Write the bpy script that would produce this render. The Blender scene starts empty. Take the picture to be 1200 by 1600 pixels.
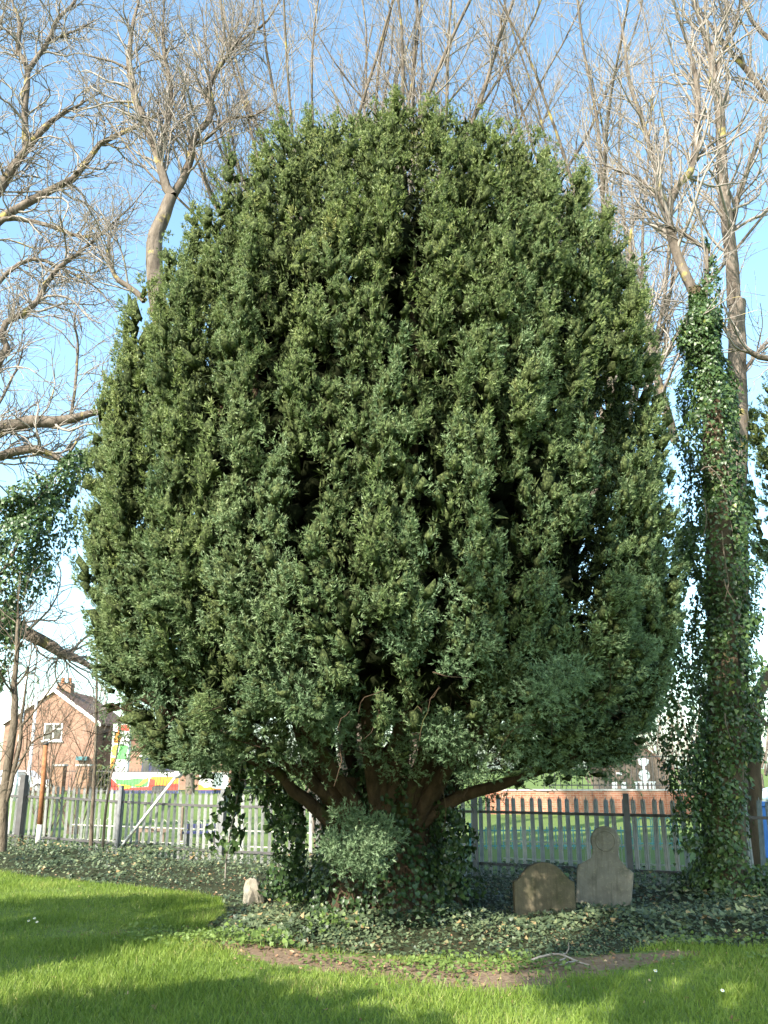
import bpy, bmesh, math
import numpy as np
from mathutils import Vector, Matrix

R = math.radians
g = np.random.default_rng(7)
S = bpy.context.scene
COL = S.collection

# ------------------------------------------------------------------ camera, sky, sun, exposure
F = 1400.0; PITCH = math.atan(400 / 1400); EYE = 1.6
cam = bpy.data.cameras.new('camera'); camo = bpy.data.objects.new('camera', cam); COL.objects.link(camo)
cam.sensor_fit = 'VERTICAL'; cam.sensor_height = 36; cam.lens = 36 * F / 1600
cam.clip_start = 0.05; cam.clip_end = 3000
camo.location = (0, 0, EYE); camo.rotation_euler = (math.pi / 2 + PITCH, 0, 0)
S.camera = camo
SUN_AZ = R(34); SUN_EL = R(34)          # azimuth: from straight behind the camera round to its left
tosun = Vector((-math.sin(SUN_AZ) * math.cos(SUN_EL), -math.cos(SUN_AZ) * math.cos(SUN_EL), math.sin(SUN_EL)))
W = bpy.data.worlds.new('World'); S.world = W; W.use_nodes = True
nt = W.node_tree; nt.nodes.clear()
sky = nt.nodes.new('ShaderNodeTexSky'); sky.sky_type = 'NISHITA'; sky.sun_disc = False
sky.sun_elevation = SUN_EL; sky.sun_rotation = math.atan2(tosun.x, tosun.y)
sky.air_density = 1.0; sky.dust_density = 1.6; sky.ozone_density = 1.0; sky.altitude = 20
bgn = nt.nodes.new('ShaderNodeBackground'); bgn.inputs[1].default_value = 0.135
outn = nt.nodes.new('ShaderNodeOutputWorld')
tintn = nt.nodes.new('ShaderNodeMix'); tintn.data_type = 'RGBA'; tintn.blend_type = 'MULTIPLY'; tintn.inputs[0].default_value = 1.0
tintn.inputs[7].default_value = (0.92, 1.07, 1.0, 1)
nt.links.new(sky.outputs[0], tintn.inputs[6]); nt.links.new(tintn.outputs[2], bgn.inputs[0]); nt.links.new(bgn.outputs[0], outn.inputs[0])
sl = bpy.data.lights.new('sun', 'SUN'); sl.energy = 3.5; sl.angle = R(0.5); sl.color = (1.0, 0.93, 0.82)
so = bpy.data.objects.new('sun', sl); COL.objects.link(so); so.rotation_euler = tosun.to_track_quat('Z', 'Y').to_euler()
S.view_settings.view_transform = 'Standard'; S.view_settings.look = 'None'
S.view_settings.exposure = 1.85; S.view_settings.gamma = 1.0
S.render.engine = 'CYCLES'
S.cycles.max_bounces = 6; S.cycles.diffuse_bounces = 3; S.cycles.transparent_max_bounces = 4
S.cycles.use_denoising = True
S.cycles.denoiser = 'OPENIMAGEDENOISE'

# ------------------------------------------------------------------ helpers
CP, SP = math.cos(PITCH), math.sin(PITCH)
def at(px, py, Y):
    """point at world depth Y on the ray of photo pixel (px, py)"""
    a = (px - 600) / F; b = (800 - py) / F
    dy = CP - b * SP; dz = SP + b * CP
    t = Y / dy
    return np.array([a * t, Y, EYE + dz * t])
def gp(px, py, z=0.0):
    a = (px - 600) / F; b = (800 - py) / F
    dy = CP - b * SP; dz = SP + b * CP
    t = (z - EYE) / dz
    return np.array([a * t, dy * t, z])
def proj(P):
    zc = P[..., 1] * CP + (P[..., 2] - EYE) * SP
    yc = (P[..., 2] - EYE) * CP - P[..., 1] * SP
    return 600 + F * P[..., 0] / zc, 800 - F * yc / zc
def nrm(v):
    return v / (np.linalg.norm(v, axis=-1, keepdims=True) + 1e-9)

def tag(o, label=None, cat=None, group=None, kind=None):
    if label: o['label'] = label
    if cat: o['category'] = cat
    if group: o['group'] = group
    if kind: o['kind'] = kind
    return o
def empty(name, loc=(0, 0, 0), rz=0.0):
    o = bpy.data.objects.new(name, None); COL.objects.link(o)
    o.location = loc; o.rotation_euler = (0, 0, rz); o.empty_display_size = 0.2
    return o
def link(name, me, mat=None, parent=None):
    if mat and not me.materials: me.materials.append(mat)
    o = bpy.data.objects.new(name, me); COL.objects.link(o)
    if parent: o.parent = parent
    return o
def np_mesh(name, V, tris=None, quads=None, attr=None, smooth=False):
    """mesh from numpy arrays"""
    me = bpy.data.meshes.new(name)
    nt_ = 0 if tris is None else len(tris); nq = 0 if quads is None else len(quads)
    me.vertices.add(len(V)); me.vertices.foreach_set('co', np.ascontiguousarray(V, np.float32).ravel())
    li = []
    if nt_: li.append(np.asarray(tris).ravel())
    if nq: li.append(np.asarray(quads).ravel())
    li = np.concatenate(li).astype(np.int32)
    st = np.concatenate([np.arange(nt_) * 3, nt_ * 3 + np.arange(nq) * 4]).astype(np.int32)
    me.loops.add(len(li)); me.loops.foreach_set('vertex_index', li)
    me.polygons.add(nt_ + nq); me.polygons.foreach_set('loop_start', st)
    if smooth: me.polygons.foreach_set('use_smooth', np.ones(nt_ + nq, bool))
    if attr is not None:
        for k, a in attr.items():
            at_ = me.attributes.new(k, 'FLOAT', 'POINT'); at_.data.foreach_set('value', np.asarray(a, np.float32))
    me.update(calc_edges=True); me.validate()
    return me
class MB:
    """collects boxes, prisms and tubes into one bmesh"""
    def __init__(s): s.bm = bmesh.new()
    def box(s, x0, x1, y0, y1, z0, z1, M=None):
        c = [(x0, y0, z0), (x1, y0, z0), (x1, y1, z0), (x0, y1, z0), (x0, y0, z1), (x1, y0, z1), (x1, y1, z1), (x0, y1, z1)]
        v = [s.bm.verts.new(M @ Vector(p) if M else p) for p in c]
        for f in ((0, 3, 2, 1), (4, 5, 6, 7), (0, 1, 5, 4), (1, 2, 6, 5), (2, 3, 7, 6), (3, 0, 4, 7)): s.bm.faces.new([v[i] for i in f])
        return s
    def prism(s, pts, y0, y1, bevel=0.0, seg=2):
        """outline (x, z) extruded along y"""
        a = [s.bm.verts.new((p[0], y0, p[1])) for p in pts]; b = [s.bm.verts.new((p[0], y1, p[1])) for p in pts]
        n = len(pts); fs = [s.bm.faces.new(a), s.bm.faces.new(b[::-1])]
        for i in range(n): s.bm.faces.new((a[i], b[i], b[(i + 1) % n], a[(i + 1) % n]))
        if bevel:
            ed = [e for f in fs for e in f.edges]
            bmesh.ops.bevel(s.bm, geom=ed, offset=bevel, segments=seg, affect='EDGES', profile=0.5)
        return s
    def tube(s, P, rad, k=8, cap=True):
        P = [Vector(p) for p in P]; n = len(P)
        rad = [rad] * n if not hasattr(rad, '__len__') else rad
        rings = []
        for i, p in enumerate(P):
            t = (P[min(i + 1, n - 1)] - P[max(i - 1, 0)]).normalized()
            ref = Vector((0.31, 0.93, 0.2)) if abs(t.dot(Vector((0.31, 0.93, 0.2)))) < 0.9 else Vector((1, 0, 0))
            u = t.cross(ref).normalized(); w = t.cross(u)
            rings.append([s.bm.verts.new(p + (u * math.cos(a) + w * math.sin(a)) * rad[i]) for a in [2 * math.pi * j / k for j in range(k)]])
        for i in range(n - 1):
            for j in range(k):
                s.bm.faces.new((rings[i][j], rings[i][(j + 1) % k], rings[i + 1][(j + 1) % k], rings[i + 1][j]))
        if cap: s.bm.faces.new(rings[0][::-1]); s.bm.faces.new(rings[-1])
        return s
    def mesh(s, name, smooth=False):
        bmesh.ops.recalc_face_normals(s.bm, faces=s.bm.faces[:])
        me = bpy.data.meshes.new(name); s.bm.to_mesh(me); s.bm.free()
        if smooth: me.polygons.foreach_set('use_smooth', np.ones(len(me.polygons), bool))
        return me
    def build(s, name, mat, parent=None, smooth=False): return link(name, s.mesh(name, smooth), mat, parent)

def tubes_mesh(name, P, Rr, k, smooth=True, squash=None):
    """P [n,m,3], Rr [n,m] -> one mesh of n tapered tubes with k sides"""
    n, m, _ = P.shape
    T = np.empty_like(P); T[:, 1:-1] = P[:, 2:] - P[:, :-2]; T[:, 0] = P[:, 1] - P[:, 0]; T[:, -1] = P[:, -1] - P[:, -2]
    T = nrm(T); ref = np.array([0.31, 0.93, 0.2]); ref = ref / np.linalg.norm(ref)
    U = nrm(np.cross(T, ref)); Wv = np.cross(T, U)
    a = np.arange(k) * 2 * np.pi / k
    V = P[:, :, None] + Rr[:, :, None, None] * (U[:, :, None] * np.cos(a)[None, None, :, None] + Wv[:, :, None] * np.sin(a)[None, None, :, None])
    idx = np.arange(n * m * k).reshape(n, m, k); nx = np.roll(idx, -1, 2)
    Q = np.stack([idx[:, :-1], nx[:, :-1], nx[:, 1:], idx[:, 1:]], -1).reshape(-1, 4)
    return V.reshape(-1, 3), Q
def smooth_poly(pts, n=14):
    """Catmull-Rom through pts"""
    P = np.asarray(pts, float); m = len(P)
    E = np.vstack([2 * P[0] - P[1], P, 2 * P[-1] - P[-2]])
    u = np.linspace(0, m - 1 - 1e-6, n); i = u.astype(int); t = (u - i)[:, None]
    a, b, c, d = E[i], E[i + 1], E[i + 2], E[i + 3]
    return 0.5 * (2 * b + (c - a) * t + (2 * a - 5 * b + 4 * c - d) * t ** 2 + (3 * b - a - 3 * c + d) * t ** 3)
def noise3(P, f, ph=0.0):
    x, y, z = P[..., 0] * f, P[..., 1] * f, P[..., 2] * f
    return (np.sin(x * 1.7 + 2.1 * np.sin(y * 1.1 + ph) + ph) + np.sin(y * 1.9 + 1.7 * np.sin(z * 1.3 + 2 * ph)) + np.sin(z * 1.5 + 2.3 * np.sin(x * 0.9 + ph * 3))) / 3
def in_poly(X, Y, poly):
    r = np.zeros(X.shape, bool); n = len(poly)
    for i in range(n):
        x0, y0 = poly[i][:2]; x1, y1 = poly[(i + 1) % n][:2]
        c = ((y0 > Y) != (y1 > Y)) & (X < (x1 - x0) * (Y - y0) / (y1 - y0 + 1e-12) + x0)
        r ^= c
    return r

# ------------------------------------------------------------------ materials
class NT:
    def __init__(s, name):
        s.m = bpy.data.materials.new(name); s.m.use_nodes = True; s.t = s.m.node_tree; s.t.nodes.clear()
        s.out = s.n('OutputMaterial')
    def n(s, kind, **kw):
        o = s.t.nodes.new('ShaderNode' + kind)
        for k, v in kw.items():
            if k in ('attribute_name', 'data_type', 'blend_type', 'operation', 'noise_dimensions', 'feature', 'distance', 'gradient_type', 'offset', 'interpolation_type'): setattr(o, k, v)
            else:
                o.inputs[k.replace('_', ' ')].default_value = v
        return o
    def l(s, a, b): s.t.links.new(a, b)
    def ramp(s, fac, stops, interp='LINEAR'):
        r = s.n('ValToRGB'); r.color_ramp.interpolation = interp
        e = r.color_ramp.elements
        while len(e) < len(stops): e.new(0.5)
        for i, (p, c) in enumerate(stops): e[i].position = p; e[i].color = (*c, 1) if len(c) == 3 else c
        if fac is not None: s.l(fac, r.inputs[0])
        return r
    def coord(s, scale=(1, 1, 1), what='Object'):
        tc = s.n('TexCoord'); mp = s.n('Mapping'); mp.inputs['Scale'].default_value = scale
        s.l(tc.outputs[what], mp.inputs[0]); return mp.outputs[0]
    def noise(s, scale, detail=4, rough=0.55, vec=None, dist=0.0):
        o = s.n('TexNoise'); o.inputs['Scale'].default_value = scale; o.inputs['Detail'].default_value = detail
        o.inputs['Roughness'].default_value = rough; o.inputs['Distortion'].default_value = dist
        if vec is None: vec = s.coord()
        s.l(vec, o.inputs['Vector']); return o.outputs['Fac']
    def mix(s, fac, a, b, mode='MIX'):
        o = s.n('Mix', data_type='RGBA', blend_type=mode)
        for i, v in ((0, fac), (6, a), (7, b)):
            if hasattr(v, 'links') or hasattr(v, 'is_linked'): s.l(v, o.inputs[i])
            elif i == 0: o.inputs[0].default_value = v
            else: o.inputs[i].default_value = (*v, 1)
        return o.outputs[2]
    def attr(s, name): return s.n('Attribute', attribute_name=name).outputs['Fac']
    def bsdf(s, col, rough=0.8, spec=0.3, bump=None, bstr=0.3, bdist=0.02, metal=0.0):
        p = s.n('BsdfPrincipled')
        if hasattr(col, 'is_linked'): s.l(col, p.inputs['Base Color'])
        else: p.inputs['Base Color'].default_value = (*col, 1)
        if hasattr(rough, 'is_linked'): s.l(rough, p.inputs['Roughness'])
        else: p.inputs['Roughness'].default_value = rough
        p.inputs['Specular IOR Level'].default_value = spec; p.inputs['Metallic'].default_value = metal
        if bump is not None:
            b = s.n('Bump'); b.inputs['Strength'].default_value = bstr; b.inputs['Distance'].default_value = bdist
            s.l(bump, b.inputs['Height']); s.l(b.outputs[0], p.inputs['Normal'])
        return p
    def done(s, p, trans=None, tfac=0.25):
        if trans is None: s.l(p.outputs[0], s.out.inputs[0])
        else:
            t = s.n('BsdfTranslucent'); s.l(trans, t.inputs[0]); mx = s.n('MixShader'); mx.inputs[0].default_value = tfac
            s.l(p.outputs[0], mx.inputs[1]); s.l(t.outputs[0], mx.inputs[2]); s.l(mx.outputs[0], s.out.inputs[0])
        return s.m
def leaf_mat(name, stops, rough=0.45, spec=0.4, tf=0.2, nscale=1.2, namt=0.35, alt=None):
    m = NT(name); a = m.attr('tint')
    n = m.noise(nscale, 2)
    mm = m.n('MapRange'); m.l(n, mm.inputs[0]); mm.inputs[1].default_value = 0.3; mm.inputs[2].default_value = 0.7
    mm.inputs[3].default_value = -namt; mm.inputs[4].default_value = namt
    ad = m.n('Math', operation='ADD'); m.l(a, ad.inputs[0]); m.l(mm.outputs[0], ad.inputs[1])
    c = m.ramp(ad.outputs[0], stops).outputs[0]
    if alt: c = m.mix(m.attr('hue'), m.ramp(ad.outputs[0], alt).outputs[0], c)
    return m.done(m.bsdf(c, rough, spec), c, tf)
def simple(name, col, rough=0.7, spec=0.3, metal=0.0, var=0.25, scale=6.0, bstr=0.0):
    m = NT(name); n = m.noise(scale, 5)
    lo = tuple(c * (1 - var) for c in col); hi = tuple(min(1, c * (1 + var)) for c in col)
    r = m.ramp(n, [(0.3, lo), (0.7, hi)])
    return m.done(m.bsdf(r.outputs[0], rough, spec, n if bstr else None, bstr, 0.01, metal))

M = {}
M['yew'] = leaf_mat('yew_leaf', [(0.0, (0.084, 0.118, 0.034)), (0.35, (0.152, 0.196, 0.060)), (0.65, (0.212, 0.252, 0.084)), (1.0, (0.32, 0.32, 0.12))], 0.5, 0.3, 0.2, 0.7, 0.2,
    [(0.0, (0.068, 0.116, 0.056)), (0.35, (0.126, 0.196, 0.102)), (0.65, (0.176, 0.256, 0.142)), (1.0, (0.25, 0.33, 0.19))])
M['yew_in'] = leaf_mat('yew_inner_shade_leaf', [(0.0, (0.020, 0.028, 0.010)), (0.5, (0.075, 0.095, 0.034)), (1.0, (0.14, 0.165, 0.065))], 0.8, 0.1, 0.0, 45.0, 0.5)  # darker copy of the yew leaf: shade between tufts put into the colour
M['yew_deep'] = leaf_mat('yew_deep_shade_leaf', [(0.0, (0.010, 0.013, 0.005)), (1.0, (0.035, 0.04, 0.016))], 0.9, 0.05, 0.0, 30.0, 0.4)  # darkest yew leaf copy: the crown's inner shade painted into it
M['yew_twig'] = simple('yew_inner_twig', (0.020, 0.016, 0.009), 0.95, 0.1, var=0.5, scale=12)
M['ivy'] = leaf_mat('ivy_leaf', [(0.0, (0.022, 0.044, 0.014)), (0.45, (0.055, 0.100, 0.030)), (0.8, (0.10, 0.15, 0.045)), (1.0, (0.20, 0.22, 0.06))], 0.38, 0.4, 0.15, 2.0, 0.15)
M['ivy_ground'] = leaf_mat('ivy_ground_leaf', [(0.0, (0.030, 0.050, 0.026)), (0.5, (0.088, 0.120, 0.062)), (0.9, (0.17, 0.20, 0.10)), (1.0, (0.30, 0.21, 0.10))], 0.46, 0.4, 0.15, 1.2, 0.2)
M['weed'] = leaf_mat('weed_leaf', [(0.0, (0.08, 0.13, 0.03)), (1.0, (0.19, 0.27, 0.07))], 0.5, 0.3, 0.3)
M['grass'] = leaf_mat('grass_blade', [(0.0, (0.105, 0.172, 0.024)), (0.5, (0.180, 0.262, 0.038)), (0.85, (0.26, 0.33, 0.065)), (1.0, (0.42, 0.38, 0.15))], 0.5, 0.3, 0.35, 0.9, 0.3)
M['litter'] = leaf_mat('dead_leaf', [(0.0, (0.10, 0.055, 0.03)), (0.6, (0.24, 0.14, 0.08)), (1.0, (0.45, 0.32, 0.2))], 0.8, 0.2, 0.1)

def bark(name, a, b, lichen=None, scale=5.0, lich_amt=0.62):
    m = NT(name); v = m.coord((1, 1, 0.35)); n = m.noise(scale * 2.5, 6, 0.6, v)
    c = m.ramp(n, [(0.3, a), (0.7, b)]).outputs[0]
    if lichen:
        n2 = m.noise(scale * 0.7, 4, 0.6)
        k = m.ramp(n2, [(lich_amt, (0, 0, 0)), (lich_amt + 0.08, (1, 1, 1))]).outputs[0]
        c = m.mix(k, c, lichen)
    return m.done(m.bsdf(c, 0.9, 0.15, n, 0.9, 0.05))
M['bark'] = bark('grey_bark', (0.06, 0.047, 0.038), (0.21, 0.17, 0.138), (0.36, 0.29, 0.10), 3.0, 0.60)
M['twig'] = bark('pale_twig', (0.17, 0.142, 0.122), (0.36, 0.315, 0.28), (0.42, 0.34, 0.13), 2.0, 0.63)
M['yew_bark'] = bark('yew_bark', (0.036, 0.024, 0.015), (0.088, 0.058, 0.036), (0.065, 0.068, 0.024), 4.0, 0.58)
M['sapling'] = bark('sapling_bark', (0.085, 0.066, 0.05), (0.18, 0.145, 0.11), None, 6)
M['mossy'] = bark('mossy_bark', (0.055, 0.04, 0.026), (0.125, 0.09, 0.058), (0.09, 0.10, 0.035), 3.0, 0.6)

# ground: lawn, bare earth where the attribute says so
m = NT('lawn_ground'); e = m.attr('earth'); iv = m.attr('ivy')
n1 = m.noise(1.4, 5); n2 = m.noise(26, 5)
gcol = m.ramp(n2, [(0.25, (0.085, 0.125, 0.032)), (0.75, (0.155, 0.21, 0.060))]).outputs[0]
gcol = m.mix(m.ramp(n1, [(0.4, (0, 0, 0)), (0.75, (0.5, 0.5, 0.5))]).outputs[0], gcol, (0.13, 0.17, 0.045))
ecol = m.ramp(n2, [(0.25, (0.12, 0.08, 0.05)), (0.75, (0.27, 0.195, 0.135))]).outputs[0]
ad = m.n('Math', operation='ADD'); m.l(e, ad.inputs[0])
nn = m.n('MapRange'); m.l(m.noise(5, 6, 0.7), nn.inputs[0]); nn.inputs[1].default_value = 0.25; nn.inputs[2].default_value = 0.75; nn.inputs[3].default_value = -0.6; nn.inputs[4].default_value = 0.55
m.l(nn.outputs[0], ad.inputs[1])
k = m.ramp(ad.outputs[0], [(0.42, (0, 0, 0)), (0.62, (1, 1, 1))]).outputs[0]
c = m.mix(k, gcol, ecol)
c = m.mix(iv, c, (0.040, 0.045, 0.022))
M['lawn'] = m.done(m.bsdf(c, 0.95, 0.1, n2, 0.6, 0.03))

def brick(name, a, b, mortar, scale=1.0):
    m = NT(name); tc = m.n('TexCoord'); mp = m.n('Mapping'); mp.inputs['Rotation'].default_value = (R(90), 0, 0)
    m.l(tc.outputs['Object'], mp.inputs[0])
    br = m.n('TexBrick'); m.l(mp.outputs[0], br.inputs[0])
    br.inputs['Color1'].default_value = (*a, 1); br.inputs['Color2'].default_value = (*b, 1); br.inputs['Mortar'].default_value = (*mortar, 1)
    br.inputs['Scale'].default_value = scale; br.inputs['Brick Width'].default_value = 0.225; br.inputs['Row Height'].default_value = 0.075
    br.inputs['Mortar Size'].default_value = 0.006; br.inputs['Bias'].default_value = 0.1
    n = m.noise(0.9, 6, 0.7)
    c = m.mix(m.ramp(n, [(0.35, (0, 0, 0)), (0.7, (0.55, 0.55, 0.55))]).outputs[0], br.outputs[0], (a[0] * 0.55, a[1] * 0.55, a[2] * 0.55))
    return m.done(m.bsdf(c, 0.9, 0.15, br.outputs['Fac'], -0.4, 0.01))
M['brick_house'] = brick('house_brick', (0.24, 0.125, 0.085), (0.32, 0.185, 0.13), (0.34, 0.28, 0.235), 1.0)
M['brick_wall'] = brick('garden_brick', (0.34, 0.11, 0.06), (0.46, 0.22, 0.14), (0.48, 0.38, 0.30), 1.0)
M['brick_brown'] = brick('pier_brick', (0.22, 0.12, 0.08), (0.30, 0.17, 0.11), (0.33, 0.28, 0.23), 0.8)
M['tile'] = simple('roof_tile', (0.16, 0.09, 0.065), 0.9, var=0.3, scale=3)
M['white'] = simple('white_paint', (0.80, 0.80, 0.78), 0.45, 0.4, var=0.08)
M['glass'] = simple('window_glass', (0.05, 0.055, 0.06), 0.08, 0.6, var=0.2, scale=1)
M['galv'] = simple('galvanised_steel', (0.43, 0.43, 0.415), 0.6, 0.3, 0.0, var=0.25, scale=9)
M['darkrail'] = simple('dark_steel', (0.075, 0.07, 0.07), 0.6, 0.4, 0.0, var=0.3)
M['rust'] = simple('rusty_steel', (0.26, 0.115, 0.055), 0.85, 0.2, 0.0, var=0.45, scale=14)
M['pole'] = simple('painted_pole', (0.66, 0.66, 0.66), 0.5, 0.4, 0.1, var=0.15)
M['turq'] = simple('turquoise_paint', (0.10, 0.30, 0.33), 0.5, 0.4, var=0.15)
M['cream'] = simple('cream_paint', (0.42, 0.42, 0.35), 0.5, 0.4, var=0.12)
M['bluebin'] = simple('blue_plastic', (0.05, 0.17, 0.52), 0.45, 0.4, var=0.12)
M['black'] = simple('black_rubber', (0.018, 0.018, 0.02), 0.7, 0.3, var=0.3)
M['car'] = simple('white_car_paint', (0.78, 0.79, 0.80), 0.2, 0.5, var=0.03)
M['timber'] = simple('brown_timber', (0.20, 0.15, 0.115), 0.85, 0.2, var=0.35, scale=8)
M['conc'] = simple('concrete', (0.42, 0.40, 0.37), 0.9, 0.2, var=0.2, scale=7)
M['navy'] = simple('navy_paint', (0.04, 0.05, 0.14), 0.5, 0.4, var=0.2)
M['teal'] = simple('teal_sign', (0.05, 0.15, 0.165), 0.5, 0.4, var=0.1)
M['tarmac'] = simple('tarmac', (0.07, 0.068, 0.066), 0.9, 0.2, var=0.25, scale=3)
M['red'] = simple('red_paint', (0.62, 0.06, 0.04), 0.5, 0.4, var=0.15)
M['orange'] = simple('orange_paint', (0.80, 0.26, 0.03), 0.5, 0.4, var=0.15)
M['yellow'] = simple('yellow_paint', (0.80, 0.60, 0.06), 0.5, 0.4, var=0.12)
M['green'] = simple('green_paint', (0.10, 0.42, 0.10), 0.5, 0.4, var=0.3, scale=5)
M['hedge'] = leaf_mat('hedge_leaf', [(0.0, (0.04, 0.06, 0.02)), (1.0, (0.13, 0.14, 0.05))], 0.6, 0.3, 0.15)
def stone(name, a, b, lich, amt):
    m = NT(name); n = m.noise(7, 8, 0.65); n2 = m.noise(2.6, 5, 0.6)
    c = m.ramp(n, [(0.3, a), (0.72, b)]).outputs[0]
    c = m.mix(m.ramp(n2, [(amt, (0, 0, 0)), (amt + 0.12, (0.85, 0.85, 0.85))]).outputs[0], c, lich)
    n4 = m.noise(30, 6, 0.7); c = m.mix(m.ramp(n4, [(0.55, (0, 0, 0)), (0.68, (0.8, 0.8, 0.8))]).outputs[0], c, (b[0] * 1.25, b[1] * 1.22, b[2] * 1.05))
    n5 = m.noise(4, 6, 0.7, m.coord((6, 1, 0.5))); c = m.mix(m.ramp(n5, [(0.5, (0, 0, 0)), (0.7, (0.6, 0.6, 0.6))]).outputs[0], c, (a[0] * 0.55, a[1] * 0.55, a[2] * 0.5))
    n3 = m.noise(38, 6, 0.7)
    return m.done(m.bsdf(c, 0.92, 0.15, n3, 0.5, 0.006))
M['stone_olive'] = stone('lichened_stone', (0.075, 0.063, 0.042), (0.14, 0.118, 0.08), (0.06, 0.06, 0.033), 0.48)
M['stone_grey'] = stone('grey_stone', (0.145, 0.13, 0.105), (0.235, 0.215, 0.175), (0.09, 0.086, 0.056), 0.52)
M['stone_pale'] = stone('pale_stone', (0.22, 0.19, 0.15), (0.40, 0.37, 0.31), (0.17, 0.16, 0.09), 0.52)

# ------------------------------------------------------------------ layout lines shared by ground, fence, ivy
def fence_pt(px):
    Y = 16.0
    for _ in range(40):
        zc = Y * CP + (0.9 - EYE) * SP
        X = (px - 600) / F * zc
        Y = 15.6 - 0.49 * X
    return np.array([X, Y])
def ground_z(X, Y):
    """the churchyard rises a little towards the far left of the fence"""
    t = np.clip((-np.asarray(X) - 3.0) / 5.0, 0, 1) * np.clip((np.asarray(Y) - 13) / 5, 0, 1) * np.clip((40 - np.asarray(Y)) / 15, 0, 1)
    return 0.11 * t * t * (3 - 2 * t)
EDGE = [(-260, 1352), (0, 1366), (120, 1378), (200, 1386), (300, 1395), (345, 1405), (352, 1428), (322, 1446), (345, 1464), (450, 1480), (600, 1495), (750, 1500), (880, 1497), (960, 1490), (1050, 1476), (1200, 1480), (1420, 1484)]
IVYPOLY = [tuple(gp(*e)[:2]) for e in EDGE] + [tuple(fence_pt(1420) + (0, 0.5)), tuple(fence_pt(-200) + (0, 0.5))]
EARTH = np.array([gp(*q)[:2] for q in [(330, 1472), (430, 1490), (540, 1506), (650, 1520), (760, 1529), (850, 1517), (950, 1504), (1060, 1490)]])
EARTHW = np.array([0.26, 0.46, 0.46, 0.48, 0.62, 0.55, 0.42, 0.18])
def earth_val(X, Y):
    yc = np.interp(X, EARTH[:, 0], EARTH[:, 1]); w = np.interp(X, EARTH[:, 0], EARTHW)
    v = np.exp(-((Y - yc) / w) ** 2)
    v = v * np.clip((X - EARTH[0, 0] + 0.4) / 0.4, 0, 1) * np.clip((EARTH[-1, 0] + 0.5 - X) / 0.5, 0, 1)
    w2 = np.exp(-(((X + 2.35) / 1.0) ** 2 + ((Y - 9.9) / 0.28) ** 2)) * 0.55
    return np.maximum(v, w2)

# ------------------------------------------------------------------ ground sheet
xs = np.concatenate([[-900, -500, -250, -120, -60, -35, -22, -15], np.arange(-11, 8.01, 0.15), [11, 15, 22, 35, 60, 120, 250, 500, 900]])
ys = np.concatenate([[-300, -120, -50, -20, -8, 0, 3], np.arange(5, 15.01, 0.15), np.arange(15.3, 26, 0.5), [28, 31, 36, 42, 50, 60, 75, 100, 160, 300, 600, 1100, 1800]])
gx, gy = np.meshgrid(xs, ys)
gz = ground_z(gx, gy) + 0.012 * noise3(np.stack([gx, gy, gx * 0], -1), 1.3) * (np.abs(gx) < 11) * (gy < 24) * (gy > 4)
idx = np.arange(gx.size).reshape(gx.shape)
Q = np.stack([idx[:-1, :-1], idx[:-1, 1:], idx[1:, 1:], idx[1:, :-1]], -1).reshape(-1, 4)
V = np.stack([gx, gy, gz], -1).reshape(-1, 3)
ivm = in_poly(V[:, 0], V[:, 1], IVYPOLY).astype(float)
o = link('lawn', np_mesh('lawn', V, None, Q, {'earth': earth_val(V[:, 0], V[:, 1]), 'ivy': ivm}, True), M['lawn'])
tag(o, kind='structure')
o = MB().box(-90, 60, 66.5, 69.5, 0.0, 0.012).build('road', M['tarmac']); tag(o, kind='structure')

# ------------------------------------------------------------------ foliage builders
def sprigs(P, A, size, tint, nleaf=6, wid=0.30, open_=(0.35, 1.0)):
    """tufts of narrow leaves: P position, A axis"""
    n = len(P); A = nrm(A)
    ref = nrm(g.normal(size=(n, 3))); U = nrm(np.cross(A, ref)); Wv = np.cross(A, U)
    ph = g.random(n)[:, None] * 6.28 + np.arange(nleaf)[None] * (6.283 / nleaf) + g.normal(size=(n, nleaf)) * 0.35
    op = g.uniform(*open_, size=(n, nleaf))
    rd = U[:, None] * np.cos(ph)[..., None] + Wv[:, None] * np.sin(ph)[..., None]
    D = nrm(A[:, None] * (1 - op[..., None] * 0.6) + rd * op[..., None])
    Ln = (size[:, None] * g.uniform(0.7, 1.2, (n, nleaf)))[..., None]
    side = nrm(np.cross(D, A[:, None] + 0.3 * g.normal(size=(n, nleaf, 3)))) * Ln * wid * 0.5
    b = P[:, None] + D * Ln * 0.08 + A[:, None] * Ln * g.uniform(-0.5, 0.5, (n, nleaf))[..., None]
    V = np.stack([b + D * Ln * 0.35 - side, b + D * Ln * 0.35 + side, b + D * Ln, b - D * Ln * 0.15], 2)
    V = V[:, :, [0, 1, 2]] if False else np.stack([b - side * 0.8, b + side * 0.8, b + D * Ln], 2)
    V = V.reshape(-1, 3); T = np.arange(len(V)).reshape(-1, 3)
    return V, T, np.repeat(tint, nleaf * 3)

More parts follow.
